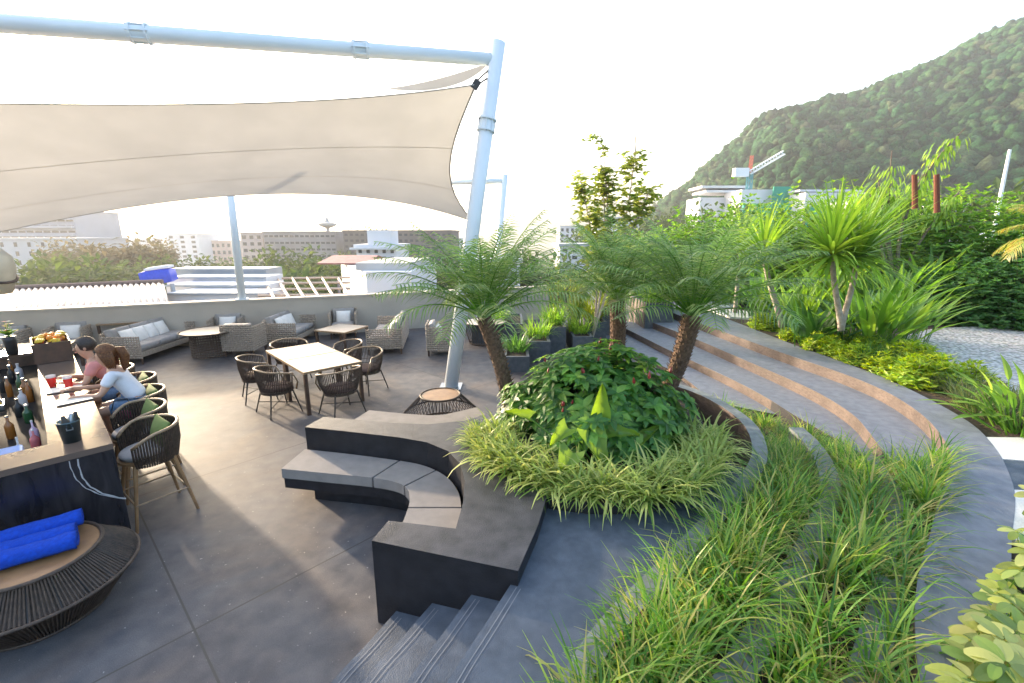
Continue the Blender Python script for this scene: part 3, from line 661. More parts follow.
b = MB(); b.box((3.0, .72, .82), (4.7, .6, .04)); b.box((3.0, .72, .4), (4.6, .56, .78)); b.box((.62, 1.8, .82), (.42, 1.5, .04)); b.box((.62, 1.8, .4), (.4, 1.45, .78)); b.build('work_counter', M_steel if False else mat('work_steel', (.012, .012, .013), .8, metal=0, spec=.1), bar, bevel=.004)
b = MB(); b.box((5.55, 2.2, .50), (.5, 3.6, 1.0)); b.build('back_cabinet', M_wood_dark, bar, bevel=.006)
b = MB(); b.box((5.55, 2.2, 1.025), (.54, 3.64, .05)); b.build('back_counter_top', M_copper, bar, bevel=.005)
# things on and in the bar
def on_bar(name, u, w, z, label, cat, rz=0, group=None): return empty(name, bp(u, w, z), BANG+rz, label, cat, group)
t = on_bar('steel_bucket', .33, .25, 1.05, 'steel ice bucket with drink shakers near the corner of the bar top', 'bucket')
b = MB(); b.lathe([(.064, 0), (.082, .19), (.088, .193), (.088, .203), (.078, .203), (.060, .01)], 28); bk = b.build('bucket_body', mat('bucket_steel', (.10, .15, .17), .22, metal=.9), t, smooth=True)
for sx in (-1, 1): b = MB(); b.tube([(sx*.074, -.02, .15), (sx*.10, -.02, .14), (sx*.10, .02, .14), (sx*.074, .02, .15)], .005, 6); b.build('handle', M_steel, bk)
for (u, w, lb, m_) in ((.345, .275, 'steel cocktail shaker leaning in the ice bucket', M_steel), (.375, .245, 'dark bottle neck standing in the ice bucket beside the shaker', M_black), (.30, .235, 'bar tool with dark handle standing in the bucket', M_darkmetal)):
    t = on_bar('cocktail_shaker', u, w, 1.06, lb, 'shaker'); b = MB(); b.lathe([(.024, 0), (.030, .13), (.030, .20), (.018, .225), (.016, .25), (.004, .255)], 16); b.build('shaker_body', m_, t, smooth=True); t.rotation_euler = ((.12, -.18, .05)[int(u*100) % 3], (.15, .05, -.12)[int(w*100) % 3], 0)
# pale ribbed tray
t = on_bar('ribbed_tray', .50, .82, .84, 'pale blue ribbed paper caddy inside the bar near the corner', 'caddy')
b = MB(); b.box((0, 0, .10), (.20, .5, .20), rx=0); b.build('caddy_body', mat('pale_blue_paper', (.38, .46, .66), .7, var=.06), t, bevel=.006)
b = MB(); 
for k in range(9): b.box((-.1012, 0, .02+k*.02), (.004, .48, .008))
for k in range(11): b.box((-.09+k*.018, 0, .201), (.007, .46, .006))
b.build('ribs', mat('pale_blue_paper_b', (.30, .38, .60), .7), t)
t = on_bar('round_board', .98, 1.02, .845, 'round wooden board inside the bar carrying a folded cloth', 'board'); b = MB(); b.lathe([(.19, 0), (.2, .01), (.2, .025), (.19, .03)], 32); b.build('board', M_wood, t, bevel=.003)
t = on_bar('folded_cloth', .98, 1.02, .875, 'cream folded cloth heaped on the round wooden board', 'cloth')
b = MB(); rng = random.Random(4); rows = []
for i in range(13):
    row = []
    for j in range(13):
        x = (i/12-.5)*.30; y = (j/12-.5)*.26; r_ = math.hypot(x/.16, y/.14); row.append((x, y, max(0, .13*(1-r_**2*.55))+.012*math.sin(x*50+y*30)+.008*math.sin(y*90)))
    rows.append(row)
b.grid(rows); b.build('cloth', mat('cream_cloth', (.66, .50, .36), .8), t, smooth=True, sol=.01)
def bottle(kind_, u, w, z, h, r, m_, lb, capm=None, neck=.35):
    t = on_bar(kind_, u, w, z, lb, 'bottle', group='bottles and containers inside the bar'); b = MB()
    b.lathe([(r*.9, 0), (r, .01), (r, h*.55), (r*.9, h*.62), (r*neck, h*.75), (r*neck, h*.93)], 16); bd = b.build('bottle_body', m_, t, smooth=True)
    b = MB(); b.lathe([(r*neck*1.25, h*.93), (r*neck*1.25, h), (r*neck*.7, h*1.01)], 12); b.build('cap', capm or M_black, bd); return t
m_clear = mat('frosted_plastic', (.55, .55, .58), .3, trans=.3); m_rose = mat('rose_syrup', (.55, .16, .17), .25, trans=.3); m_amber = mat('amber_glass', (.22, .08, .015), .12); m_grnglass = mat('green_glass', (.02, .07, .025), .1)
bottle('squeeze_bottle', .66, .60, .84, .26, .034, m_clear, 'clear squeeze bottle with pointed cap beside the pale blue caddy', m_clear, .22)
bottle('squeeze_bottle', .88, .50, .84, .24, .036, m_rose, 'pink squeeze bottle against the inner edge of the bar', m_clear, .22)
bottle('squeeze_bottle', 1.12, .50, .84, .26, .034, mat('mauve_plastic', (.42, .30, .42), .3), 'mauve squeeze bottle behind the pink one', m_clear, .22)
rng = random.Random(9)
labs = ['amber bottle in the well of the bar', 'green bottle in the well of the bar', 'black bottle in the well of the bar', 'clear bottle in the well of the bar']
ms = [m_amber, m_grnglass, M_black, m_clear]
desc = ['nearest', 'second nearest', 'third nearest', 'middle', 'further', 'far', 'farthest']
cnt = [0]*4
for k in range(22):
    i = rng.choice((0, 1, 2, 3, 0, 2)); u = 1.35+k*.155; w = rng.uniform(.52, .98); cnt[i] += 1
    d_ = desc[min(cnt[i]-1, 6)]
    bottle('liquor_bottle', u, w, .84, rng.uniform(.2, .31), rng.uniform(.03, .042), ms[i], labs[i], rng.choice((M_black, M_steel, m_clear)))
m_tray = mat('tray_steel', (.35, .35, .36), .3, metal=.8)
for k, (u, w, lb) in enumerate(((1.55, 1.3, 'steel garnish tray nearest the folded cloth'), (2.2, 1.25, 'steel garnish tray in the middle of the dark work counter'), (2.9, 1.2, 'steel garnish tray far along the dark work counter'))):
    t = on_bar('garnish_tray', u, w-.35, .842, lb, 'tray'); b = MB(); b.box((0, 0, .01), (.3, .2, .02)); 
    for s in (-1, 1): b.box((s*.15, 0, .03), (.012, .2, .06)); b.box((0, s*.1, .03), (.3, .012, .06))
    b.build('tray_body', m_tray, t, bevel=.003)
    b = MB()
    for q in range(6): b.lathe([(.02, 0), (.025, .02), (.015, .04), (.002, .045)], 8, (rng.uniform(-.11, .11), rng.uniform(-.06, .06), .02))
    b.build('garnish', (M_red, mat('lime_fruit', (.18, .28, .03), .4), mat('lemon', (.6, .42, .04), .4))[k], t, smooth=True)
# menus, drinks
for u, w, rz, lb in ((1.75, .16, .1, 'open white menu lying on the bar in front of the woman in the white T-shirt'), (2.35, .2, -.15, 'white menu lying beside the red drinks')):
    t = on_bar('menu', u, w, 1.052, lb, 'menu', rz); b = MB(); b.box((0, 0, .004), (.24, .32, .008)); cv = b.build('cover', M_wood_dark, t); b = MB(); b.box((-.058, 0, .0115), (.108, .3, .006), ry=.02); b.box((.058, 0, .0115), (.108, .3, .006), ry=-.02); b.build('pages', mat('paper', (.72, .68, .6), .6), cv)
for u, w, lb in ((2.42, .16, 'red drink in a glass held by the woman at the bar'), (2.62, .30, 'second red drink standing further along the bar')):
    t = on_bar('drink_glass', u, w, 1.052, lb, 'drink'); b = MB(); b.lathe([(.032, 0), (.036, .01), (.045, .12)], 18, cap=True); b.build('drink', mat('red_drink', (.62, .03, .02), .2), t, smooth=False)
    b = MB(); b.lathe([(.0455, .122), (.047, .15), (.045, .15), (.0435, .122)], 18, cap=False); b.build('glass', mat('glassware', (.6, .6, .62), .08, trans=.5), t, smooth=True)
# fruit crate and flower vase at the far end
t = on_bar('fruit_crate', 4.55, .22, 1.052, 'dark wooden crate full of fruit at the far end of the bar top', 'crate')
b = MB()
for s in (-1, 1): b.box((s*.36, 0, .15), (.02, .4, .30)); b.box((0, s*.2, .15), (.70, .02, .30))
b.box((0, 0, .2), (.69, .38, .02)); b.build('crate_box', M_wood_dark, t, bevel=.003)
rng = random.Random(2)
for k in range(26):
    c_ = rng.choice(('banana', 'orange', 'orange', 'mango', 'apple')); x = rng.uniform(-.28, .28); y = rng.uniform(-.14, .14)
    f_ = on_bar('fruit', 4.55+x, .22+y, 1.30+rng.uniform(0, .06), {'banana': 'yellow bananas in the fruit crate', 'orange': 'orange in the fruit crate', 'mango': 'golden mango in the fruit crate', 'apple': 'red apple in the fruit crate'}[c_], 'fruit', rng.uniform(0, 6), {'banana': 'bananas in the crate', 'orange': 'oranges in the crate', 'mango': 'mangoes in the crate', 'apple': 'red apples in the crate'}[c_])
    b = MB()
    if c_ == 'banana':
        for q in range(4): b.tube([(q*.022-.03+.02*math.sin(a), (a-1.5)*.045, .03+.03*math.sin(a)) for a in (0, .75, 1.5, 2.25, 3)], [.006, .016, .018, .015, .005], 6)
    else: b.lathe([(.004, 0), (.03, .012), (.04, .038), (.032, .064), (.008, .074)], 10)
    b.build('fruit_body', {'banana': mat('banana', (.62, .42, .03), .5), 'orange': mat('orange_peel', (.70, .24, .02), .5), 'mango': mat('mango', (.62, .33, .04), .5), 'apple': mat('apple', (.5, .06, .02), .4)}[c_], f_, smooth=True)
def flowers(t, n, r, h, cols, rng):
    for k in range(n):
        a = rng.uniform(0, 6.28); q = rng.uniform(0, r); p = Vector((q*math.cos(a), q*math.sin(a), h+rng.uniform(-.05, .06)*1.5)); b = MB(); b.tube([(0, 0, h-.2), p*.6+Vector((0, 0, h*.35)), p], .003, 4); b.build('stem', L_mid, t)
        b = MB()
        for j in range(9): w_ = 2*PI*j/9; b.leaf(p, (math.cos(w_), math.sin(w_), .6), (0, 0, 1), .035, .022, .3, 3)
        b.build('flower', cols[k % len(cols)], t)
    b = MB()
    for k in range(n*3): a = rng.uniform(0, 6.28); b.leaf((.02*math.cos(a), .02*math.sin(a), h-.12), (math.cos(a), math.sin(a), 1.1), (0, 0, 1), rng.uniform(.09, .15), .035, .3)
    b.build('leaves', L_mid, t)
m_yel = mat('yellow_petal', (.75, .5, .08), .6); m_wht = mat('white_petal', (.75, .7, .62), .6); m_pnk = mat('pink_petal', (.7, .25, .2), .6)
t = on_bar('flower_vase', 5.3, .66, 1.052, 'dark vase of yellow and white flowers at the far end inside the bar', 'vase')
b = MB(); b.lathe([(.06, 0), (.07, .02), (.075, .22), (.085, .30), (.078, .30), (.066, .05)], 20); b.build('vase', M_black, t, smooth=True); flowers(t, 16, .13, .44, [m_yel, m_wht, m_pnk, m_yel], random.Random(5))

# ================================================================ WOVEN SEATS
def shell(b_rim, b_cord, rim, base, n, rr=.016, cr_=.005, cords=1):
    N = len(rim); b_rim.tube(rim, rr, 8)
    def smp(L_, t):
        x = t*(len(L_)-1); i = min(int(x), len(L_)-2); return Vector(L_[i]).lerp(Vector(L_[i+1]), x-i)
    for k in range(n+1):
        t = k/n; a = smp(rim, t); c = smp(base, t); mid_ = a.lerp(c, .5)+Vector((a.x*.06, a.y*.06, 0)); b_cord.tube([a, mid_, c], cr_, 4, cap=False)
def make_stool(cush):
    t = empty('bar_stool', (0, 0, 0)); rim = []; base = []
    for k in range(25):
        th = R(-128+256*k/24); x = math.sin(th)*.265; y = -math.cos(th)*.25
        z = 1.0-.03*abs(k-12)/12-.11*max(0, (abs(k-12)-8)/4)**1.5; rim.append((x, y, z)); base.append((math.sin(th)*.215, -math.cos(th)*.215, .63))
    a = MB(); c = MB(); shell(a, c, rim, base, 54, .0150, .0085)
    for z_ in (.70, .76): c.tube([Vector(r_).lerp(Vector(q), (1.0-z_)/.36) for r_, q in zip(rim, base)], .006, 4)
    a.build('rim', M_wicker_rim, t, smooth=True); c.build('woven_shell', M_wicker_dark, t)
    b = MB(); b.lathe([(.20, .655), (.225, .665), (.225, .69), (.2, .695)], 24); b.build('seat_frame', M_wood, t)
    b = MB(); b.lathe([(.15, .69), (.205, .70), (.212, .73), (.195, .752), (.10, .76)], 24); b.build('seat_cushion', M_cush_seat, t, smooth=True)
    b = MB(); b.pillow((.03, -.12, .87), (.36, .28, .12), rx=PI/2+.25, edge=.15, pw=2.4); b.build('back_cushion', cush, t, smooth=True)
    L_ = {}
    for sx in (-1, 1):
        for sy in (-1, 1):
            b = MB(); b.tube([(sx*.15, sy*.14, .66), (sx*.235, sy*.235-.0, 0)], [.018, .012], 8); b.build('leg', M_wood, t)
    for sy in (-1, 1): b = MB(); b.tube([(-.21, sy*.20, .27), (.21, sy*.20, .27)], .009, 6); b.build('footrest', M_wicker_rim, t)
    for sx in (-1, 1): b = MB(); b.tube([(sx*.21, -.20, .27), (sx*.21, .20, .27)], .009, 6); b.build('footrest', M_wicker_rim, t)
    return t
spots = [(.47, .34), (1.17, .36), (1.85, .47), (2.62, .5), (3.42, .36), (4.1, .36)]
sl_ = ['nearest woven bar stool, at the corner of the bar, its wooden legs in full view', 'second bar stool from the corner, just in front of the seated woman in white',
       'third bar stool, under the woman in the white T-shirt', 'fourth bar stool with green cushion, on which the second guest sits', 'fifth bar stool from the corner, behind the guests', 'farthest bar stool by the fruit crate']
st0 = make_stool(M_cush_green)
# stools face the bar: local +Y towards +w
for i, (u, o_) in enumerate(spots):
    s = st0 if i == 0 else copy_tree(st0)
    place(s, bp(u, -o_+.06), BANG+(.12, .1, .05, 0, .0, .1)[i], sl_[i], (1.14, 1.14, 1)); tag(s, cat='bar stool', group='bar stools along the counter')

def make_chair():
    t = empty('dining_chair', (0, 0, 0)); rim = []; base = []
    for k in range(25):
        th = R(-118+236*k/24); q = abs(k-12)/12
        rim.append((math.sin(th)*.31, -math.cos(th)*.27+.03, .80-.06*q-.10*max(0, q-.6)**1.2)); base.append((math.sin(th)*.235, -math.cos(th)*.22+.02, .40))
    a = MB(); c = MB(); shell(a, c, rim, base, 44, .014, .0065)
    a.tube([rim[0], (rim[0][0]*.98, .22, .55), (base[0][0], .22, .41)], .013, 6); a.tube([rim[-1], (rim[-1][0]*.98, .22, .55), (base[-1][0], .22, .41)], .013, 6)
    for z_ in (.48, .56): c.tube([Vector(r_).lerp(Vector(q), (.78-z_)/.38) for r_, q in zip(rim, base)], .006, 4)
    a.build('rim', M_wicker_rim, t, smooth=True); c.build('woven_shell', M_wicker_dark, t)
    b = MB(); b.prism([(.24*math.sin(R(a_)), .02-.23*math.cos(R(a_))) for a_ in range(0, 360, 20)], .37, .41); b.build('seat_base', M_wicker_dark, t)
    b = MB(); b.lathe([(.15, .41), (.225, .42), (.235, .45), (.21, .475), (.10, .482)], 24, (0, .02, 0)); b.build('seat_cushion', M_cush_brown, t, smooth=True)
    for sx in (-1, 1):
        for sy in (-1, 1): b = MB(); b.tube([(sx*.17, sy*.16+.02, .39), (sx*.25, sy*.235+.02, 0)], [.012, .01], 6); b.build('leg', M_darkmetal, t)
    b = MB(); b.tube([(-.215, .2, .18), (.215, -.17, .18)], .007, 5); b.tube([(.215, .2, .18), (-.215, -.17, .18)], .007, 5); b.build('stretcher', M_darkmetal, t)
    return t
TC = Vector((-3.69, 8.1)); TA = math.atan2(-1.45, 1.37); tu = Vector((math.cos(TA), math.sin(TA))); tw = Vector((-tu.y, tu.x))
ch0 = make_chair()
# (along, across, facing angle towards the table, label)
cl = [(.48, -.80, 0, 'woven dining chair front left, nearest its table corner'), (-.48, -.84, 0, 'woven dining chair on the far left side of the double table'), (1.28, -.02, 0, 'woven dining chair at the near end of the double table'),
      (.45, .84, 0, 'woven dining chair on the right side of the double table, turned outward'), (-.42, .88, 0, 'woven dining chair behind the right side of the double table'), (-1.32, .02, 0, 'woven dining chair at the far end of the double table')]
for i, (a_, c_, _, lb) in enumerate(cl):
    p = TC+tu*a_+tw*c_; dr = TC-p
    if i in (0, 1): dr = tw
    if i in (3, 4): dr = -tw
    if i == 2: dr = -tu
    if i == 5: dr = tu
    s = ch0 if i == 0 else copy_tree(ch0); rz = math.atan2(dr.y, dr.x)-PI/2+(.12, -.15, .1, .35, -.1, .1)[i]
    place(s, (p.x, p.y, 0), rz, lb); s.scale = (1.13, 1.1, 1); tag(s, cat='chair', group='woven dining chairs round the double table')
def square_table(name, p, rz, sx, sy, h, lb, grp=None):
    t = empty(name, (p[0], p[1], 0), rz, lb, 'table', grp)
    b = MB(); b.box((0, 0, h-.012), (sx-.05, sy-.05, .022)); b.build('table_top', M_table, t, bevel=.002)
    b = MB()
    for s in (-1, 1): b.box((0, s*(sy/2-.0135), h-.018), (sx, .025, .04)); b.box((s*(sx/2-.0135), 0, h-.018), (.025, sy-.056, .04))
    b.build('table_frame', M_wicker_rim, t)
    for x in (-1, 1):
        for y in (-1, 1): b = MB(); b.box((x*(sx/2-.035), y*(sy/2-.035), (h-.04)/2), (.055, .055, h-.042)); b.build('leg', M_wood_dark, t)
    return t
for s, lb in ((-1, 'far square table of the pair pushed together'), (1, 'near square table of the pair pushed together')):
    p = TC+tu*(s*.505); square_table('dining_table', p, TA, 1.0, 1.0, .745, lb, 'square tables pushed together')

# round wicker side table near the leaning pole
def cage_table(name, loc, rt, rb, h, lb, n=26, belly=None, topm=M_wood, grp=None, cat='side table', hb=.0):
    t = empty(name, loc, 0, lb, cat, grp)
    b = MB(); b.lathe([(rt*.93, h-.02), (rt*.96, h-.018), (rt*.96, h), (rt*.93, h+.004)], 36); b.build('table_top', topm, t)
    b = MB(); b.tube([(rt*math.cos(2*PI*k/36), rt*math.sin(2*PI*k/36), h) for k in range(36)], .016, 6, closed=True); b.build('rim', M_wicker_dark, t, smooth=True)
    b = MB()
    for k in range(n):
        a = 2*PI*k/n; c_, s_ = math.cos(a), math.sin(a)
        if belly: pts = [(rt*c_, rt*s_, h), (belly*c_, belly*s_, hb), (rb*c_, rb*s_, .02)]
        else: pts = [(rt*c_, rt*s_, h), (rb*c_, rb*s_, .02)]
        b.tube(pts, .006, 4)
    b.build('wicker_cage', M_wicker_dark, t)
    b = MB(); b.tube([(rb*math.cos(2*PI*k/36), rb*math.sin(2*PI*k/36), .015) for k in range(36)], .014, 6, closed=True)
    if belly: b.tube([(belly*math.cos(2*PI*k/48), belly*math.sin(2*PI*k/48), hb) for k in range(48)], .014, 6, closed=True)
    b.build('ring', M_wicker_dark, t, smooth=True)
    return t
cage_table('wicker_side_table', (-1.1, 6.62, 0), .30, .52, .52, 'round wicker side table with orange wood top at the foot of the leaning pole', 60, belly=.58, hb=.22)
# foreground basket table with towels
bt = cage_table('basket_table', (-3.72, 3.06, 0), .41, .40, .49, 'large dark wicker basket table holding blue towels in the left foreground', 150, belly=.62, topm=M_wood, hb=.30)
b = MB(); b.lathe([(.36, .47), (.585, .30), (.36, .02)], 48, cap=False); b.build('inner_shell', M_wicker_dark, bt)
b = MB(); 
for k in range(22): a = 2*PI*k/22; b.tube([(.395*math.cos(a), .395*math.sin(a), .47), (.60*math.cos(a), .60*math.sin(a), .30), (.375*math.cos(a), .375*math.sin(a), .02)], .012, 5)
b.build('frame_ribs', M_darkmetal, bt)
tl = ['blue rolled towel lying at the back of the basket table', 'blue rolled towel in the middle of the three on the basket table', 'blue rolled towel at the front edge of the basket table']
def towel(p, ang, L_, r, lb, seed):
    t = empty('rolled_towel', p, ang, lb, 'towel', 'blue towels on the basket table'); b = MB(); n = 40; prof = []
    turns = 2.6
    for side in (0,):
        pass
    pts = []
    for k in range(n+1): th = k/n*turns*2*PI; q = r*(.25+.75*k/n); pts.append((q*math.cos(th), q*math.sin(th)))
    NX = 14; rows = []
    for i in range(NX+1):
        x = (i/NX-.5)*L_; rows.append([(x, c_*1.12+.003*math.sin(x*40+k*.6), s_*.82+r*.82+.010*noise.noise(Vector((x*9, k*.25, seed)))+.005*noise.noise(Vector((x*25, k*.7, seed)))) for k, (c_, s_) in enumerate(pts)])
    b.grid(rows); b.build('towel', M_blue, t, smooth=True, sol=.012)
for i, (du, dv) in enumerate(((0, .15), (0, .0), (0, -.145))):
    pc = Vector((-3.73, 3.12, .50)); a = R(38); dx = Vector((math.cos(a), math.sin(a), 0)); dy = Vector((-dx.y, dx.x, 0))
    towel(pc+dx*(-.02+(.03, 0, .02)[i])+dy*dv+Vector((0, 0, (.03, 0, 0)[i])), a+(.05, .0, -.03)[i], .50, .078, tl[i], i)

# lounge furniture in light lattice weave
def lattice(b, p0, p1, z0, z1, thick=.03, pitch=.055, rows=.05, top=True):
    """woven panel between two floor points"""
    p0 = Vector(p0); p1 = Vector(p1); L_ = (p1-p0).length; a = math.atan2(p1.y-p0.y, p1.x-p0.x); n = max(2, int(L_/pitch)); d = (p1-p0)/n; q = Vector((-d.y, d.x)).normalized()
    for k in range(n+1):
        c = p0+d*k; b.box((c.x, c.y, (z0+z1)/2), (.018, .022, z1-z0), a)
    m = max(2, int((z1-z0)/rows))
    for j in range(m):
        z = z0+(z1-z0)*(j+.5)/m; pts = []
        for k in range(n+1): c = p0+d*k+q*(.014*(1 if (k+j) % 2 else -1)); pts.append((c.x, c.y, z))
        b.tube(pts, .019, 4)
def make_sofa(L_, seats, arms=True, name='sofa', cm=M_cush_grey, pillows=4, D_=.85, back=.72):
    t = empty(name, (0, 0, 0)); b = MB(); x = L_/2
    lattice(b, (-x, -D_/2), (x, -D_/2), .14, back); b.build('woven_back', M_wicker_light, t)
    for s in (-1, 1):
        b = MB(); lattice(b, (s*x, -D_/2), (s*x, D_/2), .14, back-.06 if arms else back-.12); b.build('woven_arm', M_wicker_light, t)
    b = MB(); b.box((0, 0, .22), (L_-.05, D_-.05, .12)); b.build('seat_frame', M_wicker_light, t, bevel=.01)
    for k in range(seats):
        w_ = (L_-.1)/seats; cx = -L_/2+.05+w_*(k+.5); b = MB(); b.pillow((cx, .04, .36), (w_-.01, D_-.15, .16), edge=.8); b.build('seat_cushion', cm, t, smooth=True)
        b = MB(); b.pillow((cx, -D_/2+.14, .60), (w_-.02, .40, .15), rx=PI/2+.2, edge=.8); b.build('back_cushion', cm, t, smooth=True)
    rng = random.Random(int(L_*10))
    for k in range(pillows):
        cx = -L_/2+.25+(L_-.5)*(k+.5)/max(1, pillows); b = MB(); b.pillow((cx, -D_/2+.30, .56), (.40, .38, .15), rx=PI/2+.38, rz=rng.uniform(-.25, .25), edge=.12, pw=2.4); b.build('throw_pillow', M_cush_white, t, smooth=True)
    for sx in (-1, 1):
        for sy in (-1, 1): b = MB(); b.tube([(sx*(x-.03), sy*(D_/2-.03), .16), (sx*(x-.03), sy*(D_/2-.03), 0)], [.028, .02], 8); b.build('leg', M_wood_dark, t)
    return t
def face(o, p, dirdeg, lb, grp, cat='sofa'):
    place(o, (p[0], p[1], 0), R(dirdeg)-PI/2, lb); tag(o, cat=cat, group=grp)
G1 = 'light woven lounge sofas'; G2 = 'light woven lounge armchairs'
sofa0 = make_sofa(1.95, 3, pillows=4)
face(sofa0, (-8.95, 11.05), 2, 'light woven sofa with white pillows left of the round woven table', G1)
love = make_sofa(1.35, 2, pillows=3)
s = love; face(s, (-6.15, 12.4), 2, 'light woven sofa with white pillows between the round table and the small square table', G1)
s = copy_tree(sofa0); face(s, (-11.2, 8.3), 160, 'light woven sofa seen from behind, behind the flower vase at the left edge', G1)
s = copy_tree(sofa0); face(s, (-3.3, 11.95), 188, 'light woven sofa facing left towards the small square table, seen over its near arm', G1)
arm0 = make_sofa(.72, 1, pillows=1, name='lounge_chair', D_=.72, back=.80)
face(arm0, (-7.75, 12.15), -72, 'light woven armchair against the parapet beyond the round table', G2, 'armchair')
for p, a_, lb in (((-4.95, 13.15), -75, 'light woven armchair against the parapet behind the small square table'),
                  ((-1.75, 11.2), 5, 'light woven armchair just left of the leaning pole'), ((-6.72, 11.15), 95, 'light woven armchair seen from behind, right of the round table'), ((-10.9, 10.95), -66, 'light woven armchair by the parapet behind the fruit crate'), ((-11.9, 10.4), -66, 'light woven armchair furthest left along the parapet')):
    s = copy_tree(arm0); face(s, p, a_, lb, G2, 'armchair')
t = cage_table('round_table', (-7.45, 10.95, 0), .62, .42, .62, 'round table with white top on a woven drum base between two sofas', 44, topm=M_table)
for ch in list(t.children):
    if ch.name.startswith('wicker_cage') or ch.name.startswith('ring'): bpy.data.objects.remove(ch)
b = MB(); 
for z0 in (0,): 
    for k in range(44): a = 2*PI*k/44; b.tube([(.42*math.cos(a), .42*math.sin(a), .02), (.42*math.cos(a), .42*math.sin(a), .6)], .01, 4)
for j in range(9): b.tube([(.42*math.cos(2*PI*k/44), .42*math.sin(2*PI*k/44), .04+j*.065) for k in range(44)], .012, 4, closed=True)
b.build('woven_drum', M_wicker_dark, t)
square_table('coffee_table', (-4.5, 11.8), R(-20), .95, .95, .52, 'small square table with cream top between the armchairs near the parapet')
t = cage_table('round_table', (-.75, 12.3, 0), .6, .42, .6, 'round table with white top and dark drum base right of the leaning pole', 40, topm=M_table)
square_table('console_table', (-10.2, 9.6), R(22), 1.1, .6, .6, 'low table with pale top behind the fruit crate')
square_table('console_table', (-9.9, 11.55), R(22), 1.2, .4, .74, 'narrow dark side table against the parapet beside the left sofa')
# planters by the left edge of the parapet
t = empty('potted_plant', (-12.1, 9.9, 0), 0, 'leafy green plant in a grey pot at the far left parapet', 'plant')
b = MB(); b.lathe([(.2, 0), (.27, .5), (.25, .5), (.2, .1)], 20); b.build('pot', M_box, t, smooth=True); b = MB(); rng = random.Random(3)
for k in range(90): a = rng.uniform(0, 6.28); b.blade((0, 0, .45), a, R(rng.uniform(40, 85)), rng.uniform(.5, .8), .05, rng.uniform(40, 90))
b.build('leaves', L_mid, t)

